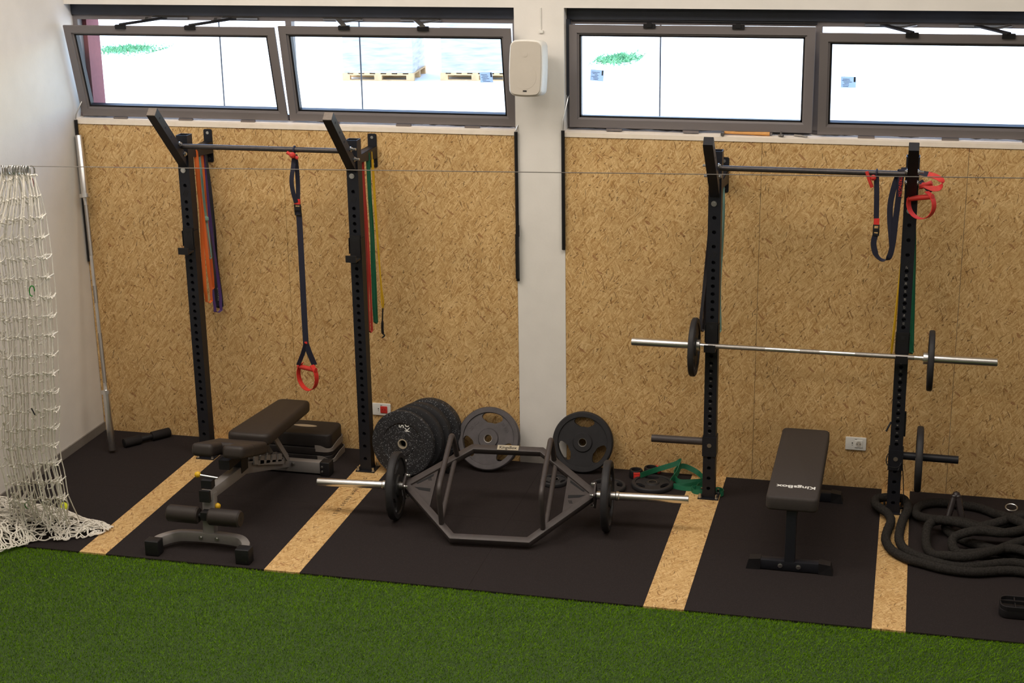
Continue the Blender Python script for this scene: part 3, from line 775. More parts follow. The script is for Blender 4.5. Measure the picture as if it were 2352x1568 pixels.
rackplate('black grip plate on the right sleeve of the racked barbell', 5.783, 1.041-.013, .184, .034, 60, -.442)
rackplate('black grip plate hanging on the right storage peg below the barbell', 5.752, .376-.013, .205, .04, 15, YF+.03)

# trap bar -------------------------------------------------------------
TYAW, TTILT = radians(4.75), radians(25.5)
TC = V((3.2485, -1.0385, .215))
TM = Matrix.Translation(TC) @ Matrix.Rotation(TYAW, 4, 'Z') @ Matrix.Rotation(TTILT, 4, 'X')
tb = thing('trap_bar', 'dark grey hexagonal trap bar lying tilted on the mat, a plate on each silver sleeve', 'trap bar', TC)
TL = lambda pts: [TM @ V(p) for p in pts]
TN = (TM.to_3x3() @ Z)
hexa = [(-.59, 0, 0), (-.222, .342, 0), (.222, .342, 0), (.59, 0, 0), (.232, -.40, 0), (-.232, -.40, 0)]
part('hexagon_frame', MB().sweep(TL(hexa), rectprof(.046, .046, .008), up=TN, closed=True), 'hammer', tb)
for sg, nm in ((-1, 'l'), (1, 'r')):
    hp = smooth([(sg*.31, .262, 0), (sg*.31, .25, .12), (sg*.31, .232, .215)], 4)[:-1]+smooth([(sg*.31, .225, .232), (sg*.31, .205, .252), (sg*.31, .17, .258)], 4)[:-1]+[V((sg*.31, -.15, .272))]+smooth([(sg*.31, -.2, .272), (sg*.31, -.24, .262), (sg*.31, -.262, .23)], 4)+[V((sg*.31, -.285, .12)), V((sg*.31, -.312, 0))]
    part('handle', MB().tube(TL(hp), .0165, 12), 'hammer', tb)
    part('lower_grip', MB().cyl(*TL([(sg*.322, .25, -.0), (sg*.322, -.3, -.0)]), .0155, 12), 'hammer', tb)
    g = MB()                                  # gusset with two slots, as three bars and a web
    g.add(TL([(sg*.58, .0, .01), (sg*.41, .155, .01), (sg*.41, -.175, .01), (sg*.58, 0, -.01), (sg*.41, .155, -.01), (sg*.41, -.175, -.01)]), [(0, 1, 2), (5, 4, 3), (0, 3, 4, 1), (1, 4, 5, 2), (2, 5, 3, 0)])
    go = part('gusset', g, 'hammer', tb, smooth=False)
    for pts in ([(sg*.43, .105), (sg*.53, .02), (sg*.52, .012), (sg*.43, .085)], [(sg*.43, -.02), (sg*.535, -.012), (sg*.50, -.035), (sg*.43, -.045)]):
        part('gusset_slot', MB().add(TL([(a, b, .0115) for a, b in pts]), [tuple(range(len(pts)))]), 'holedark', go, smooth=False, recalc=False)
    lg = MB()
    for q in range(3): lg.box(TM @ V((sg*.45+.008*(q-1), -.075 if sg > 0 else .06, .0118)), (.004, .026, .001), (TM.to_3x3() @ Matrix.Rotation(radians(20), 3, 'Z')))
    part('claw_mark', lg, 'holedark', go, smooth=False)
    # flange, bolts and sleeve
    fl = MB().slab(.12, .12, .012, .01, .001, TM @ frame_mat((sg*.588, 0, 0), Y, Z) if sg > 0 else TM @ frame_mat((sg*.6, 0, 0), Y, Z))
    part('flange', fl, 'hammer', tb, smooth=False)
    for a in (-1, 1):
        for b in (-1, 1): part('flange_bolt', bolt(MB(), TM @ V((sg*.588, a*.047, b*.047)), TM.to_3x3() @ V((-sg, 0, 0)), .008, .02), 'zinc', tb, smooth=False)
    s_ = MB().lathe([(0, 0), (.0235, 0), (.0248, .003), (.0248, .42), (.029, .425), (.029, .44), (.0248, .445), (.0248, .56)], TM @ V((sg*1.163, 0, 0)), TM.to_3x3() @ V((-sg, 0, 0)), 24)
    part('sleeve', s_, 'chrome', tb)
lp = part('name_plate', MB().boxb(-.0, .0, 0, 0, 0, 0) if False else MB().add(TL([(-.062, .322, .0245), (.104-.03, .322, .0245), (.074, .364, .0245), (-.062, .364, .0245)]), [(0, 1, 2, 3)]), 'gold', tb, smooth=False, recalc=False)
for k_ in range(1):
    text('KingsBox', .034, TM @ frame_mat((.006, .3425, .0247), X, Y), 'blackprint', 'lettering', lp, .0002, sx=.86, bold=.0006)
for x_, sp, l in ((-.655, 10, 'black grip plate standing on the left sleeve of the trap bar'), (.668, 75, 'black grip plate standing on the right sleeve of the trap bar')):
    o = make_plate(l, .214 if x_ < 0 else .219, .046); place(o, TM @ V((x_, 0, 0)), TM.to_3x3() @ X, sp)

# plates leaning on the wall --------------------------------------------
def lean(o, x, yb, r, th, tilt, yaw=0, spin=0):
    """stand a disc of axis Y at ground contact y=yb, top leaning to the wall"""
    a = radians(tilt); w = radians(yaw)
    n = V((sin(w)*cos(a)*-1, -cos(a)*cos(w), sin(a)))           # front normal
    up = (Z-n*n.z).normalized()
    c = V((x, yb, 0))+up*r+n*(-th/2)
    c.z -= 0; lowest = (c-up*r+n*(th/2)).z; lowest = min(lowest, (c-up*r-n*(th/2)).z); c.z -= lowest
    q = V((0, -1, 0)).rotation_difference(n)
    o.rotation_euler = (q.to_matrix() @ Matrix.Rotation(radians(spin), 3, 'Y')).to_euler(); o.location = c
g1 = make_plate('grey hammertone grip plate leaning on the wall left of the pillar', .216, .046, 'plategrey', rot=84, mark=True); lean(g1, 2.945, -.262, .216, .046, 25)
g2 = make_plate('near-black grip plate leaning on the wall at the right edge of the pillar', .206, .042, 'plate', rot=88); lean(g2, 3.578, -.155, .206, .042, 15)
def bumper(label, r, th, m, front, x, yb, tilt, yaw, spin=0):
    t = thing('bumper_plate', label, 'weight plate', (0, 0, 0), 'bumper plates by the second upright'); ORG[t.name] = V((0, 0, 0))
    h = th/2
    pr = [(.027, -h*.8), (.08, -h*.8), (.085, -h*.62), (r*.6, -h*.62), (r*.64, -h*.95), (r*.9, -h), (r*.98, -h*.85), (r, -h*.5), (r, h*.5), (r*.98, h*.85), (r*.9, h), (r*.64, h*.95), (r*.6, h*.62), (.085, h*.62), (.08, h*.8), (.027, h*.8)]
    part('disc', MB().lathe(pr, (0, 0, 0), (0, 1, 0), 56, closed=True), m, t, local=True, ang=25)
    part('steel_insert', MB().lathe([(.0255, -h*.86), (.034, -h*.86), (.034, h*.86), (.0255, h*.86)], (0, 0, 0), (0, 1, 0), 32, closed=True), 'gold', t, local=True)
    if front:
        y = -h*.62-.0008
        text('5', .05, frame_mat((-.018, y, r*.78-.03+.0), Z, -X), 'whitepaint', 'weight_digit', t, .0003, bold=.001, local=True) if False else None
        y2 = -h*.63-.0008
        text('5', .050, frame_mat((-.008, y2, r*.53), Z, -X), 'whitepaint', 'weight_lettering', t, .0004, bold=.0004, local=True)
        text('KG', .050, frame_mat((.034, y2, r*.53), Z, -X), 'whitepaint', 'weight_lettering', t, .0004, bold=.0004, local=True)
        text('5', .040, frame_mat((.012, y2, -r*.50), -Z, X), 'whitepaint', 'weight_lettering', t, .0004, bold=.0004, local=True)
    lean(t, x, yb, r, th, tilt, yaw, spin); return t
bumper('front speckled bumper plate marked 5 KG beside the second upright', .225, .042, 'bumper', True, 2.418, -.445, 6, 6, 0)
bumper('second bumper plate, directly behind the one marked 5 KG', .225, .058, 'bumper2', False, 2.452, -.375, 8, 6)
bumper('third bumper plate, between two others behind the 5 KG one', .225, .075, 'bumper2', False, 2.484, -.302, 8, 4)
bumper('rearmost speckled bumper plate, its rim against the wall boards', .225, .085, 'bumper', False, 2.525, -.215, 9, 2)
def floorplate(label, x, y, r, th, spin, z=0.0):
    o = make_plate(label, r, th, 'plate' if r < .13 else 'plate'); o.rotation_euler = (radians(-90), 0, radians(spin)); o.location = (x, y, th/2+z)
floorplate('small black plate flat on the mat behind the right trap bar handle', 3.437, -.335, .092, .028, 20)
floorplate('small black plate flat on the mat half hidden by the right trap bar plate', 3.80, -.36, .118, .03, 50)
floorplate('black grip plate flat on the mat under the green band', 4.078, -.262, .138, .032, 10)
# barbell collars and clip
def collar(x, y, rz, label):
    t = thing('barbell_collar', label, 'barbell collar', (x, y, 0), 'red and black collars', (0, 0, radians(rz))); ORG[t.name] = V((0, 0, 0))
    part('ring', MB().lathe([(.028, 0), (.043, 0), (.045, .006), (.045, .05), (.041, .056), (.03, .056), (.028, .05)], (0, 0, .0), Z, 18, closed=True), 'blackpl', t, local=True)
    part('lever', MB().boxb(-.02, .022, -.06, -.038, .006, .05).boxb(-.016, .016, -.07, -.055, .012, .034), 'redpl', t, local=True, smooth=False)
collar(3.945, -.125, 15, 'left black collar with red lever facing forward, behind the flat plate')
collar(4.035, -.062, 130, 'right black collar with red lever at the back, close to the wall')
t = thing('clip_collar', 'small black and green clip collar on the mat behind the left trap bar handle', 'barbell collar', (2.70, -.30, 0))
part('ring', MB().lathe([(.026, -.02), (.04, -.02), (.04, .02), (.026, .02)], (2.70, -.30, .04), (.6, .8, 0), 20, closed=True), 'blackpl', t)
part('lever', MB().box((2.675, -.335, .03), (.014, .014, .055), Matrix.Rotation(.3, 3, 'Y')), 'greenpl', t, smooth=False)

# ------------------------------------------------------------------ adjustable bench
BX = 1.625
AB = thing('adjustable_bench', 'adjustable bench with silver grey frame, leg rollers and black pads set in decline', 'bench', (BX, -1.2, 0))
up_pts = smooth([(BX-.285, -1.905, .062), (BX-.27, -1.84, .062), (BX-.2, -1.765, .062), (BX-.1, -1.745, .062), (BX, -1.743, .062), (BX+.1, -1.745, .062), (BX+.2, -1.765, .062), (BX+.27, -1.84, .062), (BX+.285, -1.905, .062)], 5)
ff = part('front_foot', MB().sweep(up_pts, rectprof(.05, .062, .006)), 'benchgrey', AB)
for sg in (-1, 1):
    c = MB().slab(.088, .075, .095, .008, .006, frame_mat((BX+sg*.29, -1.915, 0), X, Y)); part('foot_cap', c, 'blackpl', ff)
parts('foot_bolt', [bolt(MB(), (BX+sg*.052, -1.769, .062), -Y, .009, .01) for sg in (-1, 1)], 'zinc', ff, smooth=False)
part('front_post', MB().sweep([(BX-.005, -1.738, .05), (BX-.005, -1.70, .335)], rectprof(.075, .055, .004), up=(0, 1, 0)), 'benchgrey', AB)
beam = MB().sweep([(BX-.005, -1.765, .335), (BX-.005, -1.215, .30), (BX-.005, -.52, .075)], rectprof(.062, .068, .005))
bm = part('main_beam', beam, 'benchgrey', AB)
part('beam_cap', MB().box((BX-.005, -1.767, .335), (.066, .022, .072)), 'blackpl', bm, smooth=False)
part('post_cap', MB().box((BX-.005, -1.715, .398), (.068, .05, .05)), 'blackpl', bm, smooth=False)
a0, a1 = V((BX+.038, -1.10, .285)), V((BX+.038, -.62, .13))
for ox in (0, -.075):
    lad = MB().sweep([a0+V((ox, .03, .0)), a1+V((ox, -.03, .0))], rectprof(.01, .03, 0))
    for k in range(6):
        q = a0.lerp(a1, k/5.0); lad.box(q+V((ox, 0, .025)), (.01, .062, .05), Matrix.Rotation(radians(-18), 3, 'X'))
    part('notched_rail', lad, 'benchgrey', AB, smooth=False)
rf = part('rear_foot', MB().sweep([(BX-.28, -.5, .052), (BX+.28, -.5, .052)], rectprof(.06, .08, .005)), 'benchgrey', AB)
for sg in (-1, 1): part('foot_cap', MB().slab(.07, .085, .1, .008, .006, frame_mat((BX+sg*.282, -.5, 0), X, Y)), 'blackpl', rf)
parts('foot_bolt', [bolt(MB(), (BX+.265, -.5435, zz), -Y, .006, .006) for zz in (.035, .068)]+[bolt(MB(), (BX+.055, -.531, .07), -Y, .009, .012)], 'zinc', rf, smooth=False)
# pads
def pitch(o, y0, z0, y1, z1):                 # local y from (y0,z0) to (y1,z1)
    return frame_mat(o, X, V((0, y1-y0, z1-z0)))
bk0, bk1 = V((BX, -1.14, .425)), V((BX+.01, -.31, .375))
Mb = frame_mat((bk0+bk1)/2, X, bk1-bk0)
br_ = part('backrest', MB().slab(.292, (bk1-bk0).length, .078, .055, .022, Mb, taper=.8), 'vinyl', AB, ang=50)
st0, st1 = V((BX-.012, -1.56, .50)), V((BX-.012, -1.175, .392))
Ms = frame_mat((st0+st1)/2, X, st1-st0); L_ = (st1-st0).length
seat = MB()
seat.slab(.345, L_*.62, .08, .03, .022, Ms @ Matrix.Translation((0, L_*.19, 0)))
for sg in (-1, 1): seat.slab(.142, L_*.5, .08, .03, .024, Ms @ Matrix.Translation((sg*.1015, -L_*.25, .0)))
part('seat', seat, 'vinyl', AB, ang=50)
part('seat_bracket', MB().box((BX, -1.40, .425), (.07, .17, .06)).box((BX, -1.25, .36), (.06, .1, .12)), 'blackpl', AB, smooth=False)
stt = MB()
for sg in (-1, 1): stt.sweep([(BX+.045+(-.1 if sg < 0 else 0), -.83, .40), (BX+.045+(-.1 if sg < 0 else 0), -.60, .135)], rectprof(.012, .04, 0), up=(0, 1, 0))
stt.sweep([(BX-.06, -1.1, .405), (BX-.06, -.4, .365)], rectprof(.03, .03, .003)); stt.sweep([(BX+.06, -1.1, .405), (BX+.06, -.4, .365)], rectprof(.03, .03, .003))
part('support_strut', stt, 'benchgrey', AB, smooth=False)
rb = part('roller_bar', MB().cyl((BX-.24, -1.785, .215), (BX+.225, -1.785, .215), .014, 12).boxb(BX-.03, BX+.02, -1.80, -1.735, .19, .24), 'blackpl', AB)
for a, b in ((-.245, -.045), (.022, .225)):
    part('foam_roller', MB().lathe([(.014, 0), (.044, 0), (.052, .01), (.052, b-a-.01), (.044, b-a), (.014, b-a)], (BX+a, -1.785, .215), X, 24), 'vinyl', rb)
kn = part('pull_pin', MB().cyl((BX-.06, -1.70, .44), (BX+.055, -1.70, .43), .006, 8), 'zinc', AB)
kb = MB(); kb.lathe([(0.001, -.02), (.014, -.014), (.02, 0), (.014, .014), (.001, .02)], (BX-.075, -1.70, .442), X, 16); part('yellow_knob', kb, 'yellow', kn)
kb = MB(); kb.lathe([(0.001, -.02), (.014, -.014), (.02, 0), (.014, .014), (.001, .02)], (BX+.042, -1.705, .25), X, 16); part('yellow_knob', kb, 'yellow', AB)

# ------------------------------------------------------------------ flat bench
FB = thing('flat_bench', 'black flat bench with white lettering on its pad below the racked barbell', 'bench', (5.05, -.8, 0))
fx = 5.052
pad = part('pad', MB().slab(.295, 1.165, .085, .035, .016, frame_mat((fx, -.79, .372), X, Y)), 'vinyl2', FB, ang=50)
text('KingsBox', .056, frame_mat((fx+.012, -1.20, .4573), -X, -Y), 'whitepaint', 'lettering', pad, .0003, sx=1.05, bold=.0012)
for yy, nm in ((-1.345, 0), (-.27, 1)):
    part('leg', MB().sweep([(fx, yy+(.0 if nm == 0 else 0), .05), (fx, yy, .372)] if nm else [(fx, yy, .05), (fx, yy+.02, .372)], rectprof(.06, .06, .004), up=(0, 1, 0)), 'powder', FB, smooth=False)
    fx0 = fx; fx = fx+(.028 if nm else 0); kk = .9 if nm else 1
    fo = part('foot_bar', MB().sweep([(fx-.2*kk, yy, .033), (fx+.2*kk, yy, .033)], rectprof(.06, .06, .005)), 'powder', FB)
    for sg in (-1, 1):
        c = MB().add([(fx+sg*.165*kk, yy-.033, .068), (fx+sg*.165*kk, yy+.033, .068), (fx+sg*.165*kk, yy+.033, 0), (fx+sg*.165*kk, yy-.033, 0), (fx+sg*.232*kk, yy-.033, .06), (fx+sg*.232*kk, yy+.033, .06), (fx+sg*.248*kk, yy+.038, 0), (fx+sg*.248*kk, yy-.038, 0)],
                     [(0, 1, 2, 3), (4, 5, 6, 7), (0, 1, 5, 4), (1, 2, 6, 5), (2, 3, 7, 6), (3, 0, 4, 7)]); part('foot_cap', c, 'blackpl', fo, smooth=False)
    fx = fx0
    if nm == 0:
        parts('foot_bolt', [bolt(MB(), (fx+sg*.052, yy-.03, .035), -Y, .01, .01) for sg in (-1, 1)], 'zinc', fo, smooth=False)
part('spine', MB().sweep([(fx, -1.33, .345), (fx, -.25, .345)], rectprof(.06, .05, .004)), 'powder', FB)
# ------------------------------------------------------------------ aerobic step by the wall
SX0, SX1, SYC = 1.19, 1.868, -.172
AS = thing('step_platform', 'black step platform with grey end risers lying at the wall behind the adjustable bench', 'step', ((SX0+SX1)/2, SYC, 0))
sc_ = (SX0+SX1)/2
tp = part('platform', MB().slab(SX1-SX0, .268, .1, .045, .014, frame_mat((sc_, SYC, .105), X, Y), taper=.98), 'stepblack', AS, ang=50)
lg = MB(); lg.add([(1.63+.085*cos(2*pi*i/28), SYC+.022*sin(2*pi*i/28)+.02, .2056) for i in range(28)], [tuple(range(28))]); lo = part('badge', lg, 'gold', tp, smooth=False, recalc=False)
text('STEP', .022, frame_mat((1.628, SYC+.02, .206), X, Y), 'whitepaint', 'badge_lettering', lo, .0002, sx=1.5) if False else None
for z0 in (0.0, .054):
    rs = part('riser', MB().slab(SX1-SX0-.002, .27, .052, .05, .006, frame_mat((sc_, SYC, z0), X, Y)), 'stepblack', AS, ang=50)
def band_end(z0, off):
    """grey wrap round the right end with a scooped top edge"""
    mb = MB(); pts = []
    hw, hl, r = (SX1-SX0)/2+.004, .139, .055
    path = [(hw-.115+.1*k/5, -hl) for k in range(3)]
    for i in range(9): a = radians(-90+90*i/8); path.append((hw-r+r*cos(a), -hl+r+r*sin(a)))
    for i in range(1, 4): path.append((hw, -hl+r+(2*hl-2*r)*i/4))
    for i in range(9): a = radians(90*i/8); path.append((hw-r+r*cos(a), hl-r+r*sin(a)))
    n = len(path); vs = []
    for i, (x, y) in enumerate(path):
        u = i/(n-1); top = .048-.022*sin(pi*min(1, max(0, (u-.08)/.5)))**1.0 if u < .6 else .047
        for dz in (.002, top):
            for k in (1.0, .97): vs.append((sc_+off+x*1.0 if k == 1 else sc_+off+x-.006, SYC+y*k, z0+dz))
    fs = []
    for i in range(n-1):
        a, b = i*4, i*4+4
        fs += [(a, b, b+2, a+2), (a+2, b+2, b+3, a+3), (a+1, a+3, b+3, b+1), (a, a+1, b+1, b)]
    return mb.add(vs, fs)
for z0, w in ((.002, 0.012), (.078, 0.0)):
    part('grey_end_grip', band_end(z0, w), 'stepgrey', AS, ang=40)

# foam roller bar in the corner
q0, q1 = V((.318, -.315, .034)), V((.535, .0-.035, .034)); dd = (q1-q0).normalized(); ln = (q1-q0).length
FR = thing('foam_roller_bar', 'dark bar with two thick foam ends lying in the left wall corner', 'roller bar', (q0+q1)/2)
part('core_bar', MB().cyl(q0-dd*.003, q1+dd*.003, .021, 14), 'blackpl', FR)
for s0, s1 in ((0, .36), (.60, 1.0)):
    part('foam_end', MB().lathe([(.021, 0), (.03, 0), (.033, .006), (.033, ln*(s1-s0)-.006), (.03, ln*(s1-s0)), (.021, ln*(s1-s0))], q0+dd*(ln*s0), dd, 22), 'foam', FR)

# sockets ----------------------------------------------------------------
def socket(cx, cz, redone, label):
    t = thing('wall_socket', label, 'socket', (cx, 0, cz), 'wall sockets')
    part('cover_plate', MB().slab(.132, .088, .010, .006, .003, frame_mat((cx, 0, cz), X, Z)), 'white', t)
    ix = cx+.018
    ins = part('socket_insert', MB().slab(.05, .05, .004, .004, .001, frame_mat((ix, -.0095, cz), X, Z)), 'redpl' if redone else 'white', t)
    h = MB().cyl((ix, -.0136, cz), (ix, -.0142, cz), .0185, 20); part('socket_well', h, 'redpl' if redone else 'grille', ins)
    p = MB()
    for s in (-1, 1): p.cyl((ix+s*.0095, -.0142, cz), (ix+s*.0095, -.0147, cz), .003, 8)
    p.box((cx-.022, -.0102, cz+.004), (.006, .001, .009)); p.box((cx-.022, -.0102, cz-.01), (.005, .001, .004)); p.box((cx, -.0102, cz+.03), (.014, .001, .003))
    part('socket_hole', p, 'blackprint', ins, smooth=False)
socket(2.141, .309, True, 'white wall socket with a red insert right of the second upright')
socket(5.358, .302, False, 'all-white wall socket behind the flat bench')

# speaker ----------------------------------------------------------------
SP = thing('wall_speaker', 'white rounded loudspeaker mounted on the pillar between the windows', 'speaker', (3.28, -.02, 2.7))
Rsp = Matrix.Translation((3.262, -.245, 2.705)) @ Matrix.Rotation(radians(-4), 4, 'Z') @ Matrix.Rotation(radians(-6), 4, 'X')
def barrel(w, h, d0, d1, bulge, n=10):        # rounded front outline with bowed sides, extruded in y
    pts = []
    r = .03
    for (cx, cy, a0) in ((w/2-r, h/2-r, 0), (-w/2+r, h/2-r, 90), (-w/2+r, -h/2+r, 180), (w/2-r, -h/2+r, 270)):
        for i in range(n+1): a = radians(a0+90*i/n); pts.append((cx+r*cos(a), cy+r*sin(a)))
    out = []
    k = len(pts)
    for i in range(k):
        a, b = pts[i], pts[(i+1) % k]; m_ = 8 if (V((*a, 0))-V((*b, 0))).length > .05 else 1
        for j in range(m_): out.append((a[0]+(b[0]-a[0])*j/m_, a[1]+(b[1]-a[1])*j/m_))
    out = [(x*(1+bulge*(1-(2*z/h)**2)), z*(1+bulge*.7*(1-min(1, (2*x/w)**2)))) for x, z in out]
    mb = MB(); rings = [(d0+.012, .90), (d0+.004, .965), (d0, 1.0)] if False else None
    lay = [(d0, .95), (d0+.006, .985), (d0+.02, 1.0), (d1-.07, .99), (d1-.02, .84), (d1, .74)]
    vs = [(x*s_, y, z*s_) for y, s_ in lay for x, z in out]; m_ = len(out)
    fs = [(a*m_+j, a*m_+(j+1) % m_, (a+1)*m_+(j+1) % m_, (a+1)*m_+j) for a in range(len(lay)-1) for j in range(m_)]
    fs += [tuple(range(m_))[::-1], tuple((len(lay)-1)*m_+j for j in range(m_))]
    return mb.add(vs, fs), out
cb, outl = barrel(.205, .332, -.02, .165, .075)
cab = part('cabinet', cb.xf(Rsp), 'white', SP, ang=40)
gr = MB(); m_ = len(outl)
gr.add([(x*.93, -.0205, z*.95) for x, z in outl]+[(x*.90, -.026, z*.93) for x, z in outl], [(j, (j+1) % m_, m_+(j+1) % m_, m_+j) for j in range(m_)]+[tuple(m_+j for j in range(m_))])
gro = part('grille', gr.xf(Rsp), 'grille', SP, ang=30)
cn = MB().lathe([(.078, 0), (.078, .0012), (.070, .0014), (0.001, .0022)], Rsp @ V((-.005, -.026, -.05)), Rsp.to_3x3() @ V((0, -1, 0)), 32)
part('driver_outline', cn, 'grille', gro); cn = MB().lathe([(.018, 0), (.018, .0012), (0.001, .002)], Rsp @ V((-.005, -.026, .085)), Rsp.to_3x3() @ V((0, -1, 0)), 20); part('tweeter_outline', cn, 'grille', gro)
part('badge', MB().box(Rsp @ V((0, -.0275, -.138)), (.024, .002, .008), Rsp.to_3x3()), 'blackpl', gro, smooth=False)
part('wall_bracket', MB().boxb(3.26, 3.31, -.012, -.0, 2.62, 2.78).boxb(3.275, 3.295, -.1, -.01, 2.69, 2.71).cyl((3.30, -.004, 2.9), (3.30, -.004, 3.05), .004, 8).boxb(3.29, 3.315, -.012, 0, 2.895, 2.912), 'white', SP, smooth=False)

# window crank rods --------------------------------------------------------
def crank(label, top, bend, tube, z0, z1, y=-.016, dev=None):
    t = thing('crank_rod', label, 'crank rod', (tube, y, z0), 'window crank rods')
    part('drive_rod', MB().tube([top, bend, (tube, y, z1+.005)], .0045, 8), 'zinc', t)
    h = part('crank_tube', MB().cyl((tube, y, z0), (tube, y, z1), .0115, 12), 'blackpl', t)
    if dev: part('clip', MB().box((tube+.006, y-.012, dev), (.02, .016, .075)).box((tube, y-.012, dev-.17), (.02, .02, .3)), 'blackpl', h, smooth=False)
crank('black window crank rod in the left wall corner', (.055, .03, 2.40), (.022, -.014, 2.31), .016, 1.27, 2.27)
crank('black window crank rod along the left edge of the pillar', (3.153, .03, 2.35), (3.134, -.014, 2.285), 3.131, 1.28, 2.268, dev=1.62)
crank('black window crank rod along the right edge of the pillar, the short one', (3.459, .075, 2.50), (3.442, -.014, 2.36), 3.4395, 1.505, 2.284)

# tools on the sill --------------------------------------------------------
HM = thing('hammer', 'wooden-handled hammer lying on the white sill above the right rack', 'hammer', (4.6, .03, 2.276))
part('handle', MB().tube([(4.46, .035, 2.291), (4.55, .036, 2.289), (4.74, .038, 2.288)], [.0085, .0085, .012], 12), 'handlewood', HM)
part('head', MB().sweep([(4.452, -.012, 2.286), (4.452, .075, 2.289)], rectprof(.02, .02, .004)), 'steel2', HM)
TAP = thing('steel_fitting', 'small round steel fitting on the white sill right of the hammer', 'fitting', (4.81, .03, 2.277))
part('disc', MB().lathe([(.001, 0), (.016, .0), (.016, .012), (.006, .014), (.006, .03), (.001, .03)], (4.81, .03, 2.277), Z, 18), 'steel2', TAP)
part('arm', MB().cyl((4.81, .03, 2.285), (4.825, -.002, 2.284), .006, 8), 'steel2', TAP)
single('steel_lever', MB().tube([(4.89, .045, 2.284), (4.935, .03, 2.284), (4.972, .002, 2.282)], [.006, .007, .004], 8), 'steel2', 'small bent steel lever on the white sill farthest right of the tools', 'lever', loc=(4.93, .03, 2.28))

# ------------------------------------------------------------------ resistance bands
def hang_band(name, label, mtop, x, y, z0, z1, w, m, sway=.02, dx=0.0, seed=0, knot=None, flat=X, gap=.03, thick=.003):
    """closed latex loop hanging from z1 (over the bracket) down to z0"""
    rr = random.Random(seed); n = 26; L_ = []
    fr = lambda s: x+dx*s+sway*sin(3.1*s+seed)*s*(1-s)
    for i in range(n+1):
        s = i/n; z = z1-(z1-z0)*s; g = .006+gap*s**1.6*(1 if s < .93 else .75)
        L_.append((V((fr(s)-g/2*.6, y-g/2, z)), V((fr(s)+g/2*.6, y+g/2, z))))
    pts = [a for a, b in L_]+[V((fr(1), y, z0-.012))]+[b for a, b in L_[::-1]]+[V((fr(0)+.0, y, z1+.012))]
    mb = MB(); P = pts+[pts[0]]
    sides = []
    for i in range(len(P)):
        a = .5*sin(i*.35+seed); sides.append(V((cos(a), sin(a), 0)) if flat == X else V((sin(a), cos(a), 0)))
    mb.ribbon(P, w, thick, sides)
    o = single(name, mb, m, label, 'resistance band', 'resistance bands on the racks', loc=(x, y, (z0+z1)/2))
    return o
BL = 'resistance_band'
BZ = 2.125
hang_band(BL, 'wide orange resistance band, nearest to the first upright of the left rack', 0, 1.012, -.268, 1.10, BZ, .024, 'orange', .015, .018, 1, gap=.04)
o = hang_band(BL, 'pale teal resistance band with a knot on the left rack bracket', 0, 1.0, -.20, 1.39, BZ, .011, 'teal', .015, .03, 2, gap=.014)
kn_ = MB().lathe([(.001, -.022), (.016, -.014), (.021, 0), (.016, .014), (.001, .022)], V((1.018, -.2, 1.655))-V(o.location), V((.3, 0, 1)), 12); ORG[o.name] = V((0, 0, 0)); part('knot', kn_, 'teal', o, local=True)
hang_band(BL, 'second orange resistance band, behind the teal one on the left rack', 0, .995, -.145, 1.16, BZ, .018, 'orange', .01, .005, 3, gap=.02)
hang_band(BL, 'purple resistance band on the left rack bracket, its loop hanging lowest', 0, .985, -.105, .985, BZ, .02, 'purple', .015, .03, 4, gap=.05)
o = hang_band(BL, 'broad black resistance band with white lettering on the left rack bracket', 0, .968, -.045, 1.0, BZ, .046, 'blacklatex', .004, .03, 5, gap=.01)
text('MASSIVE', .026, frame_mat(V((1.0, -.053, 1.09))-V(o.location), Z, -X), 'greyprint', 'lettering', o, .0004, local=True)
hang_band(BL, 'red resistance band on the right bracket of the left rack', 0, 2.168, -.25, .95, BZ-.01, .016, 'redlatex', .02, .004, 6, gap=.02)
hang_band(BL, 'dark green resistance band on the right bracket of the left rack', 0, 2.176, -.17, .99, BZ, .022, 'green', .012, .008, 7, gap=.012)
hang_band(BL, 'thin red resistance band behind the broad red one on the left rack', 0, 2.15, -.21, 1.0, BZ-.01, .01, 'redlatex', .02, .0, 12, gap=.03)
yt = thing('tube_band', 'yellow rubber exercise tube with black clip on the left rack', 'resistance band', (2.175, -.09, 1.6), 'resistance bands on the racks')
part('tube', MB().tube(smooth([(2.182, -.11, 2.13), (2.192, -.115, 1.7), (2.214, -.12, 1.25), (2.222, -.11, 1.12), (2.212, -.10, 1.07), (2.202, -.09, 1.12), (2.200, -.085, 1.25), (2.186, -.08, 1.7), (2.178, -.08, 2.13)], 6), .0052, 8), 'yellow', yt)
part('clip', MB().tube(smooth([(2.212, -.10, 1.065), (2.206, -.10, .98), (2.204, -.1, .90), (2.216, -.1, .875), (2.20, -.1, .86)], 5), [.005]*6+[.009]*6+[.005]*9, 8), 'blackpl', yt)
RZ = 2.03
hang_band(BL, 'pale teal resistance band beside the left upright of the right rack', 0, 4.485, -.2, 1.07, RZ, .014, 'teal', .06, .0, 8, gap=.02)
hang_band(BL, 'red resistance band beside the left upright of the right rack', 0, 4.474, -.23, 1.05, RZ, .018, 'redlatex', .04, .0, 9, gap=.02)
hang_band(BL, 'black resistance band just left of the left upright of the right rack', 0, 4.43, -.17, 1.06, RZ, .022, 'blacklatex', .0, -.06, 10, gap=.03)
hang_band(BL, 'yellow resistance band just left of the right upright of the right rack', 0, 5.60, -.16, .98, RZ, .007, 'yellow', .0, -.05, 11, gap=.008)
hang_band(BL, 'green resistance band beside the right upright of the right rack', 0, 5.628, -.2, 1.0, RZ, .02, 'green', .02, .04, 13, gap=.02)
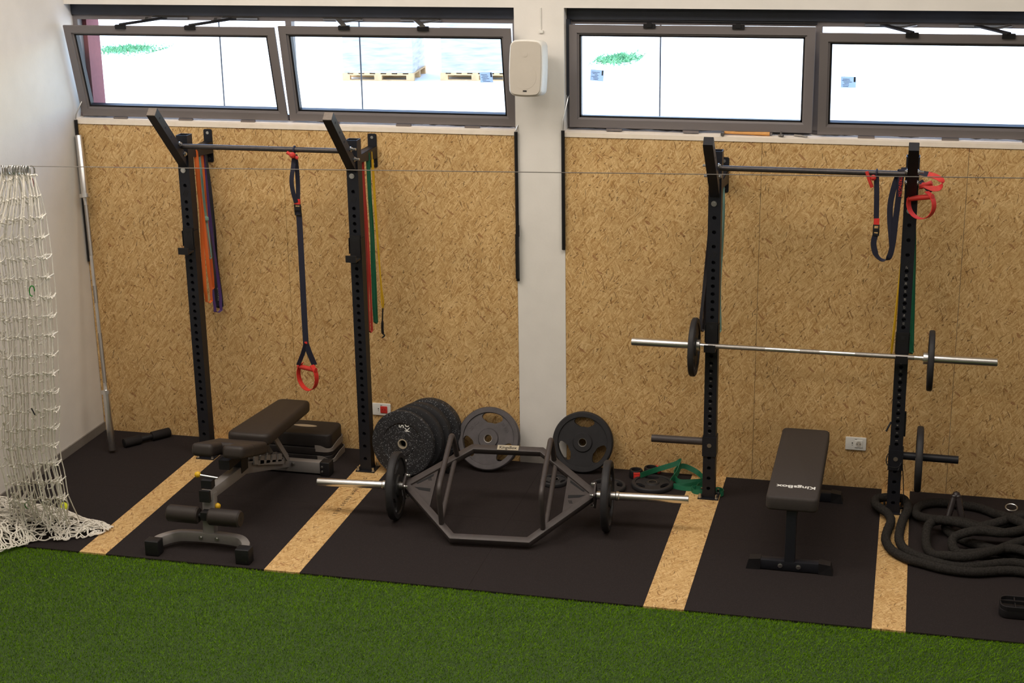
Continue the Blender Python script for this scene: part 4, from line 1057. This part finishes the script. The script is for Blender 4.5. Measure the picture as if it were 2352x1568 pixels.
# green band on the floor: loops of a flat strap
gb = MB()
lp1 = smooth([(3.99, -.21, .05), (4.08, -.10, .055), (4.20, -.06, .09), (4.235, -.07, .115), (4.225, -.13, .06), (4.19, -.22, .012), (4.26, -.25, .012), (4.33, -.22, .014), (4.40, -.15, .02), (4.36, -.06, .03), (4.29, -.04, .06), (4.235, -.06, .075), (4.2, -.12, .04), (4.24, -.19, .02), (4.34, -.20, .03), (4.42, -.16, .03)], 6)
gb.ribbon(lp1, .034, .004, [V((0, .35, 1))]*len(lp1))
lp2 = smooth([(4.20, -.255, .012), (4.28, -.285, .012), (4.36, -.28, .016), (4.38, -.22, .02), (4.44, -.19, .04), (4.42, -.26, .018), (4.345, -.28, .02), (4.36, -.325, .012), (4.42, -.33, .022), (4.50, -.28, .022), (4.535, -.29, .022), (4.55, -.33, .022), (4.535, -.36, .022)], 6)
gb.ribbon(lp2, .03, .004, [V((0, .25, 1))]*len(lp2))
single('resistance_band', gb, 'green', 'green resistance band lying in loops on the mat beside the right rack', 'resistance band', 'resistance bands on the racks', loc=(4.28, -.2, .02))

# ------------------------------------------------------------------ suspension trainers
BYP = YF-.055
T1 = thing('suspension_trainer', 'navy suspension strap with red foot loop hanging straight from the left pull-up bar', 'suspension trainer', (1.783, BYP, 2.19), 'suspension trainers')
s1 = MB(); w = .03
s1.tube([(1.778+.018*cos(a), BYP+.0215*cos(a+0), 2.192+.0215*sin(a)) if False else (1.782, BYP+.0205*cos(a), 2.192+.0205*sin(a)) for a in [2*pi*i/14 for i in range(14)]], .006, 6, closed=True)
for k, pl in enumerate(([(1.782, -.455, 2.16), (1.775, -.47, 2.08), (1.764, -.48, 2.0), (1.768, -.475, 1.92), (1.780, -.462, 1.85)], [(1.784, -.445, 2.16), (1.789, -.44, 2.06), (1.788, -.435, 1.96), (1.786, -.445, 1.86)])):
    s1.ribbon(smooth(pl, 5), .028, .003, V((1, .3, 0)))
s1.ribbon(smooth([(1.786, -.452, 1.80), (1.79, -.45, 1.74), (1.788, -.447, 1.4), (1.786, -.447, 1.1), (1.786, -.447, .885)], 6), .038, .004, V((1, .15, 0)))
s1.ribbon([(1.786, -.449, .90), (1.765, -.46, .83), (1.735, -.475, .755)], .034, .003, V((.6, .8, 0)))
s1.ribbon([(1.786, -.447, .90), (1.805, -.44, .83), (1.83, -.425, .745)], .038, .003, V((1, .2, .0)))
part('strap', s1, 'navy', T1)
tg = MB(); tg.tube([(1.742, -.475, 2.178), (1.765, -.478, 2.166), (1.815, -.475, 2.142)], .0105, 10); tg.lathe([(.001, -.018), (.016, -.012), (.021, 0), (.016, .012), (.001, .018)], (1.783, -.487, 2.163), (0, 1, .2), 14)
part('red_toggle', tg, 'redpl', T1)
part('red_stitch_band', MB().box((1.784, -.452, 1.855), (.038, .016, .032)).box((1.788, -.4505, .905), (.018, .004, .014)), 'red', T1, smooth=False)
bkl = MB().sweep([(1.765, -.455, 1.835), (1.803, -.455, 1.835), (1.806, -.455, 1.77), (1.768, -.455, 1.77)], rectprof(.008, .012, .002), up=(0, 1, 0), closed=True); bkl.box((1.785, -.458, 1.812), (.04, .014, .022))
part('buckle', bkl, 'blackpl', T1, smooth=False)
def loop_handle(parent, c, rx, rz, yaw, hz, lean=0):
    Mh = Matrix.Translation(c) @ Matrix.Rotation(radians(yaw), 4, 'Z') @ Matrix.Rotation(radians(lean), 4, 'Y')
    n = 34; pts = []
    for i in range(n+1):
        a = radians(58-296*i/n); pts.append(Mh @ V((rx*cos(a), 0, rz*sin(a))))
    part('foot_loop', MB().ribbon(pts, .036, .004, Mh.to_3x3() @ Y), 'red', parent)
    g = MB()
    g.tube([Mh @ V((-rx*.97, -.0, hz)), Mh @ V((rx*.97, 0, hz))], .0155, 14); part('grip', g, 'redpl', parent)
loop_handle(T1, V((1.785, -.447, .672)), .082, .098, -22, .055)
T2 = thing('suspension_trainer', 'navy suspension strap looped up beside the right upright, red handles hooked over it', 'suspension trainer', (5.42, BYP, 2.155), 'suspension trainers')
s2 = MB()
s2.tube([(5.41, BYP+.0205*cos(a), 2.158+.0205*sin(a)) for a in [2*pi*i/14 for i in range(14)]], .006, 6, closed=True)
s2.ribbon(smooth([(5.409, -.455, 2.14), (5.415, -.462, 2.05), (5.418, -.462, 1.97), (5.421, -.46, 1.89)], 5), .03, .003, V((1, .2, 0)))
s2.ribbon(smooth([(5.422, -.46, 1.80), (5.413, -.46, 1.75), (5.417, -.458, 1.71), (5.434, -.455, 1.665), (5.468, -.45, 1.637), (5.505, -.45, 1.655), (5.523, -.45, 1.74), (5.533, -.452, 1.90), (5.543, -.455, 2.05), (5.55, -.45, 2.165), (5.548, -.44, 2.183), (5.54, -.43, 2.165), (5.515, -.44, 2.09), (5.497, -.45, 1.98), (5.50, -.45, 1.88), (5.512, -.452, 1.79), (5.52, -.448, 1.72)], 6), .034, .003, [V((1, .25, 0))]*17+[V((.75, .8, .2)).lerp(V((.3, 1, .2)), min(1, q/4)) for q in range(8)]+[V((.3, 1, .2)).lerp(V((1, .25, 0)), min(1, q/5)) for q in range(8)]+[V((1, .25, 0))]*80)
s2.ribbon(smooth([(5.548, -.44, 2.178), (5.60, -.425, 2.178), (5.665, -.43, 2.162), (5.72, -.44, 2.158)], 5), .03, .003, V((0, .4, 1)))
s2.ribbon(smooth([(5.66, -.44, 2.12), (5.69, -.47, 2.09), (5.725, -.49, 2.065)], 4), .026, .003, V((.5, .5, .7)))
part('strap', s2, 'navy', T2)
text('STRENGTH', .026, frame_mat((5.546, -.4585, 2.09), -Z, X), 'red', 'strap_lettering', T2, .0004)
tg = MB(); tg.tube([(5.352, -.47, 2.17), (5.37, -.475, 2.12), (5.387, -.47, 2.078)], .0105, 10); tg.lathe([(.001, -.016), (.014, -.011), (.018, 0), (.014, .011), (.001, .016)], (5.392, -.475, 2.135), (0, 1, .2), 14)
part('red_toggle', tg, 'redpl', T2)
part('red_stitch_band', MB().box((5.423, -.46, 1.872), (.032, .012, .036)), 'red', T2, smooth=False)
bkl = MB().sweep([(5.408, -.46, 1.85), (5.438, -.46, 1.85), (5.438, -.46, 1.79), (5.408, -.46, 1.79)], rectprof(.008, .012, .002), up=(0, 1, 0), closed=True); bkl.box((5.423, -.463, 1.82), (.034, .014, .02))
part('buckle', bkl, 'blackpl', T2, smooth=False)
h1 = smooth([(5.70, -.45, 2.16), (5.745, -.46, 2.15), (5.782, -.47, 2.125), (5.768, -.48, 2.09), (5.73, -.485, 2.085), (5.68, -.47, 2.10), (5.655, -.455, 2.085)], 5)
part('rear_loop', MB().ribbon(h1, .034, .004, V((.2, .6, .8))), 'red', T2)
part('rear_grip', MB().tube([(5.66, -.455, 2.085), (5.725, -.47, 2.115)], .0145, 12), 'redpl', T2)
loop_handle(T2, V((5.672, -.49, 1.99)), .094, .084, -40, .04, lean=-13)

# thin cord and clip pouch on the right upright
cd = MB().tube(smooth([(5.655, -.36, .40), (5.655, -.40, .33), (5.663, -.40, .26), (5.672, -.41, .15), (5.678, -.42, .085)], 6), .0032, 6)
cd.tube(smooth([(5.566, -.40, .40), (5.556, -.41, .36), (5.572, -.42, .325), (5.62, -.42, .318), (5.648, -.41, .34), (5.656, -.40, .39)], 6), .003, 6)
cd.tube([(5.647, -.405, .345), (5.632, -.42, .30)], .005, 8)
single('steel_cable', cd, 'blackpl', 'thin black cable looped round the right upright near the storage peg', 'cable', loc=(5.65, -.4, .3))
sp_ = MB().box((5.655, -.35, .575), (.014, .06, .13)); sp_.box((5.655, -.36, .65), (.012, .02, .03))
hl_ = single('hook_latch', sp_, 'blackpl', 'black plastic latch clipped on the right upright above the storage peg', 'latch', smooth=False, loc=(5.65, -.36, .58))
part('latch_pin', MB().cyl((5.545, -.405, .545), (5.572, -.38, .60), .006, 8), 'blackpl', hl_)

# ------------------------------------------------------------------ battle rope
BR = thing('battle_rope', 'thick black battle rope looped round the right upright and coiled beside it', 'rope', (5.95, -.75, 0))
def twist_rope(pts, r):
    P = smooth(pts, 9); mb = MB(); L_ = 0; out = []
    ev = [P[0]]
    for a, b in zip(P, P[1:]):
        n = max(1, int((b-a).length/.012))
        for k in range(1, n+1): ev.append(a.lerp(b, k/n))
    n = 12; vs = []; fs = []; m = len(ev); u = V((0, 0, 1)); s = 0
    for i in range(m):
        t = (ev[min(i+1, m-1)]-ev[max(i-1, 0)]).normalized(); u = (u-t*u.dot(t)); u.normalize(); w = t.cross(u)
        if i: s += (ev[i]-ev[i-1]).length
        for j in range(n):
            a = 2*pi*j/n; rr = r*(1+.09*abs(sin(1.5*(a+s*38)))-.05); vs.append(ev[i]+u*(rr*cos(a))+w*(rr*sin(a)))
    for i in range(m-1):
        for j in range(n): fs.append((i*n+j, i*n+(j+1) % n, (i+1)*n+(j+1) % n, (i+1)*n+j))
    fs += [tuple(range(n))[::-1], tuple((m-1)*n+j for j in range(n))]
    return mb.add(vs, fs)
RR = .0275
path = [(5.96, -.52, .04), (5.93, -.62, .03), (5.99, -.74, .03), (6.12, -.84, .03), (6.36, -.93, .03), (6.58, -.86, .03), (6.66, -.66, .03), (6.5, -.5, .03), (6.30, -.50, .03), (6.16, -.56, .03),
        (5.99, -.62, .08), (5.84, -.68, .08), (5.815, -.86, .03), (5.85, -1.02, .03), (5.93, -1.13, .075), (6.05, -1.13, .08), (6.2, -1.0, .075), (6.42, -.82, .08), (6.6, -.95, .03), (6.5, -1.1, .03), (6.3, -1.05, .03), (6.05, -1.16, .03),
        (5.9, -1.15, .03), (5.78, -1.08, .03), (5.695, -.99, .03), (5.66, -.86, .03), (5.662, -.72, .035), (5.678, -.56, .04), (5.705, -.41, .045), (5.675, -.268, .05), (5.60, -.255, .05), (5.515, -.29, .05), (5.505, -.38, .05), (5.54, -.46, .055),
        (5.585, -.51, .045), (5.605, -.60, .035), (5.588, -.74, .03), (5.582, -.88, .03), (5.622, -1.02, .03), (5.71, -1.12, .03), (5.80, -1.165, .03), (5.92, -1.215, .03), (6.08, -1.225, .03), (6.3, -1.16, .03), (6.55, -1.2, .03), (6.75, -1.0, .03), (6.7, -.75, .08), (6.45, -.68, .08),
        (6.28, -.74, .08), (6.1, -.76, .11), (5.95, -.72, .12), (5.83, -.62, .08), (5.755, -.46, .035), (5.775, -.31, .03), (5.87, -.235, .03), (6.0, -.235, .03), (6.13, -.26, .03), (6.23, -.34, .03), (6.275, -.46, .07), (6.36, -.56, .08), (6.5, -.52, .08), (6.55, -.4, .03), (6.4, -.32, .03), (6.31, -.40, .03), (6.30, -.60, .12), (6.42, -.76, .13), (6.6, -.9, .08), (6.5, -1.05, .08), (6.3, -.96, .08), (6.12, -.97, .04), (5.99, -.98, .035), (5.97, -.88, .08), (6.1, -.86, .13), (6.25, -.86, .13), (6.4, -.74, .13), (6.38, -.58, .13), (6.2, -.62, .08), (6.08, -.62, .04), (6.03, -.56, .04)]
part('rope', twist_rope(path, RR), 'rope', BR, ang=70)
for a, b in (((5.932, -.585, .04), (5.972, -.515, .20)), ((6.03, -.575, .04), (5.992, -.515, .20))):
    a, b = V(a), V(b); n = 10
    pr = []; h = (b-a).length
    for k in range(n+1): pr += [(.0215, h*k/n*.96), (.0185, h*(k+.5)/n*.96)]
    pr = [(.001, 0)]+pr[:-1]+[(.022, h*.97), (.017, h+.008), (.001, h+.012)]
    part('handle', MB().lathe(pr, a, b-a, 16), 'shrink', BR, ang=60)
part('end_cap', MB().lathe([(.001, -.024), (.018, -.016), (.024, 0), (.018, .016), (.001, .024)], (5.983, -.51, .205), V((0, .2, 1)), 16), 'shrink', BR)
single('steel_ring', MB().tube([(6.33+.035*cos(a), -.215+.03*sin(a), .03+.01*sin(a)) for a in [2*pi*i/20 for i in range(20)]], .004, 6, closed=True), 'zinc', 'small steel ring on the mat behind the coiled battle rope', 'ring', loc=(6.33, -.215, .02))

# black tray at the right edge
TR = thing('plastic_tray', 'black ribbed plastic tray lying on the mat at the right edge of the photo', 'tray', (6.4, -1.6, 0))
tm = frame_mat((6.41, -1.645, 0), V((1, .02, 0)), Y)
part('tray_body', MB().slab(.43, .145, .052, .05, .008, tm, taper=.96), 'blackpl', TR, ang=50)
rim = MB(); out = []
w_, l_, r_ = .41, .14, .042
for (cx, cy, a0) in ((w_/2-r_, l_/2-r_, 0), (-w_/2+r_, l_/2-r_, 90), (-w_/2+r_, -l_/2+r_, 180), (w_/2-r_, -l_/2+r_, 270)):
    for i in range(7): a = radians(a0+15*i); out.append(tm @ V((cx+r_*cos(a), cy+r_*sin(a), .06)))
rim.sweep(out, rectprof(.008, .024, .002), closed=True)
for xx in (-.13, -.045, .045, .13): rim.sweep([tm @ V((xx, -l_/2, .058)), tm @ V((xx, l_/2, .058))], rectprof(.006, .018, 0))
rim.sweep([tm @ V((-w_/2, 0, .068)), tm @ V((w_/2, 0, .058))], rectprof(.006, .018, 0))
part('rib', rim, 'blackpl', TR, smooth=False)

# ------------------------------------------------------------------ wire, carabiners, net
WY = -1.95
wz = lambda x: 2.323+.0205*x
single('tension_wire', MB().cyl((0.0, WY, wz(0)), (ROOMX, WY, wz(ROOMX)), .0022, 6), 'steel2', 'thin taut steel wire crossing the whole picture in front of the racks', 'wire', loc=(3, WY, wz(3)))
rr = random.Random(11)
cxs = [.803, .792, .775, .762, .757, .748, .727, .718, .708, .701, .693, .686, .677, .667, .655, .642, .628, .61, .59]
car0 = None
for i, x in enumerate(cxs):
    if car0 is None:
        pts = []
        for k in range(20):
            a = 2*pi*k/20; pts.append((0, .0135*cos(a)*(1.0+.15*sin(a)), .026*sin(a)-.0235))
        car0 = thing('carabiner', 'steel carabiner on the tension wire farthest right, hanging side on', 'carabiner', (x, WY, wz(x)), 'carabiners holding the net'); ORG[car0.name] = V((0, 0, 0))
        part('hook', MB().tube(pts, .0034, 6, closed=True), 'zinc', car0, local=True)
        part('gate', MB().cyl((0, .0155, -.04), (0, .0155, -.008), .0042, 8), 'zinc', car0, local=True); c = car0
    else: c = copy_tree(car0, (x, WY, wz(x)), 'steel carabiner bunched among others on the wire above the white net')
    c.rotation_euler = (0, rr.uniform(-.12, .12), radians(-70) if i == 0 else radians(rr.uniform(-40, 40)))
NT = thing('ball_net', 'bunched white knotted net hanging at the left edge and heaped on the floor', 'net', (.6, WY, 0))
prof_r = [(2.34, .812), (2.25, .832), (2.154, .852), (2.03, .861), (1.92, .869), (1.69, .872), (1.45, .868), (1.21, .852), (1.09, .836), (.97, .824), (.85, .81), (.73, .79), (.6, .768), (.49, .775), (.3, .785), (0, .79)]
def xr(z):
    for (za, xa), (zb, xb) in zip(prof_r, prof_r[1:]):
        if z >= zb: t = (za-z)/(za-zb); return xa+(xb-xa)*max(0, t)
    return prof_r[-1][1]
NC, NR, DZ = 36, 17, .1165
rr = random.Random(21)
jx = [rr.uniform(-.005, .005) for _ in range(NC)]; jy = [rr.uniform(-.02, .02) for _ in range(NC)]
cx0 = [0]
for i in range(1, NC): cx0.append(cx0[-1]+(.026 if i < 3 else .0105)*rr.uniform(.6, 1.4))
ztop = 2.29
def node(i, j):
    z = ztop-DZ*j-(.018 if i > 3 else .0)*((i*7) % 3-1)*.9-(.012*(i % 5) if i > 4 else 0)
    g = 1.0 if j > 2 else .55+.15*j
    amp = .052 if j > 1 else .02*(j+.4)
    rn = random.Random(i*100+j)
    fl = max(0, (1.1-z))*.08
    return V((xr(z)-cx0[i]*g-.004*(1 if i % 2 else 0)+jx[i]+rn.uniform(-.003, .003), WY+(amp if i % 2 else -amp)+jy[i]*min(1, j/3)+fl+rn.uniform(-.006, .006), z))
nb = MB()
for i in range(NC):
    top = V((cxs[min(len(cxs)-1, i*len(cxs)//NC)], WY, wz(.7)-.048))
    pts = [top]
    for j in range(NR+1):
        p = node(i, j)
        if j: q = node(i, j-1); pts.append(p.lerp(q, .5)+V((random.uniform(-.003, .003), random.uniform(-.004, .004), 0)))
        pts.append(p)
    e = pts[-1]; pts += [V((e.x+random.uniform(-.02, .02), e.y+.03, .22)), V((e.x+random.uniform(-.05, .03), e.y+random.uniform(.0, .1), .10))]
    nb.tube(pts, .0034, 5)
for j in range(NR+1):
    for i in range(NC-1):
        a, b = node(i, j), node(i+1, j); rn = random.Random(j*977+i); d = b-a
        sag = rn.uniform(.004, .03) if i > 1 else rn.uniform(-.004, .012)
        side = rn.uniform(-.006, .006)
        nb.tube([a, a.lerp(b, .25)+V((side, 0, -sag*.7)), a.lerp(b, .5)+V((side*1.5, 0, -sag)), a.lerp(b, .75)+V((side, 0, -sag*.7)), b], .0034, 5, cap=False)
    # free edge loop
    a = node(0, j); nb.tube([a, a+V((.012, -.004, .006)), a+V((.026, -.012, .008 if j % 2 else .0))], .0032, 5)
part('hanging_mesh', nb, 'net', NT, ang=60)
kb = MB()
for i in range(NC):
    for j in range(NR+1):
        p = node(i, j); kb.lathe([(.0005, -.006), (.0055, -.003), (.0055, .003), (.0005, .006)], p, V((.3, .4, 1)), 6)
part('knot', kb, 'net', NT, ang=80)['kind'] = 'stuff'
env = [(.93, -1.64, .012, .012), (.88, -1.675, .07, .025), (.8, -1.69, .13, .045), (.7, -1.72, .17, .07), (.55, -1.70, .22, .11), (.46, -1.76, .30, .14), (.38, -1.80, .36, .16), (.2, -1.80, .38, .18), (.03, -1.8, .38, .18)]
def envat(x):
    for a, b in zip(env, env[1:]):
        if x >= b[0]:
            t = min(1, max(0, (a[0]-x)/(a[0]-b[0]))); return [a[k]+(b[k]-a[k])*t for k in (1, 2, 3)]
    return list(env[-1][1:])
hp = MB(); rr = random.Random(4)
def hz_(x, y):
    yc, hw, H = envat(x); return max(0, H*(1-min(1, ((y-yc)/hw)**2)))
for n_ in range(520):
    x = .03+.88*rr.random(); yc, hw, H = envat(x)
    while rr.random() > (hw+.03)/.4: x = .03+.88*rr.random(); yc, hw, H = envat(x)
    yc, hw, H = envat(x); y = yc+hw*.9*rr.uniform(-1, 1); u = rr.uniform(.45, 1) if rr.random() < .8 else rr.uniform(0, .5)
    ang = rr.uniform(0, 2*pi); cur = rr.gauss(0, 9); st = .017; pts = []
    for k in range(rr.randint(6, 15)):
        yc, hw, H = envat(min(.915, x))
        if abs(y-yc) > hw*.97 or x > .915 or x < .02:
            ang += 2.2; x = max(.03, min(.91, x)); yc, hw, H = envat(x); y = yc+max(-.95*hw, min(.95*hw, y-yc))
        pts.append((x, y, .005+u*hz_(x, y)+rr.uniform(0, .006)))
        ang += cur*st+rr.gauss(0, .25); cur += rr.gauss(0, 3); cur *= .9
        x += st*cos(ang)*1.15; y += st*sin(ang)
    nb_ = smooth(pts, 2); hp.tube(nb_, .0041, 5)
part('floor_heap', hp, 'net', NT, ang=60)['kind'] = 'stuff'
def biner(loc, label, rot):
    t = thing('carabiner', label, 'carabiner', loc, 'green carabiners on the net', rot); ORG[t.name] = V((0, 0, 0))
    pts = [(0.014*cos(2*pi*k/20), 0, .032*sin(2*pi*k/20)*(1 if abs(sin(2*pi*k/20)) < .9 else .95)) for k in range(17)]
    part('hook', MB().tube(pts, .0036, 6), 'greenpl', t, local=True)
    part('gate', MB().cyl((.013, 0, -.02), (.013, 0, .018), .0026, 6), 'zinc', t, local=True)
biner((.772, -2.03, 1.633), 'small green carabiner clipped halfway up the hanging net', (0, .12, .3))
biner((.44, -1.80, .185), 'small green carabiner lying in the net heap on the floor', (.5, .1, .2))
single('black_pin', MB().cyl((.686, -2.03, .918), (.704, -2.03, .878), .0042, 8), 'blackpl', 'short black pin stuck in the hanging net near its lower third', 'pin', loc=(.7, -2.03, .9))
single('tension_clip', MB().cyl((.806, -1.958, 2.272), (.808, -1.958, 2.225), .005, 8), 'brick', 'small dark red tag hanging below the rightmost carabiner', 'tag', loc=(.807, -1.958, 2.25))
for p, l in (((.478, -1.455, .033), 'yellow tennis ball half hidden behind the net heap'),):
    b = MB(); k = 12
    b.lathe([(max(.0005, .033*sin(pi*i/k)), -.033*cos(pi*i/k)) for i in range(k+1)], p, Z, 20)
    single('tennis_ball', b, 'tennis', l, 'ball', loc=p)
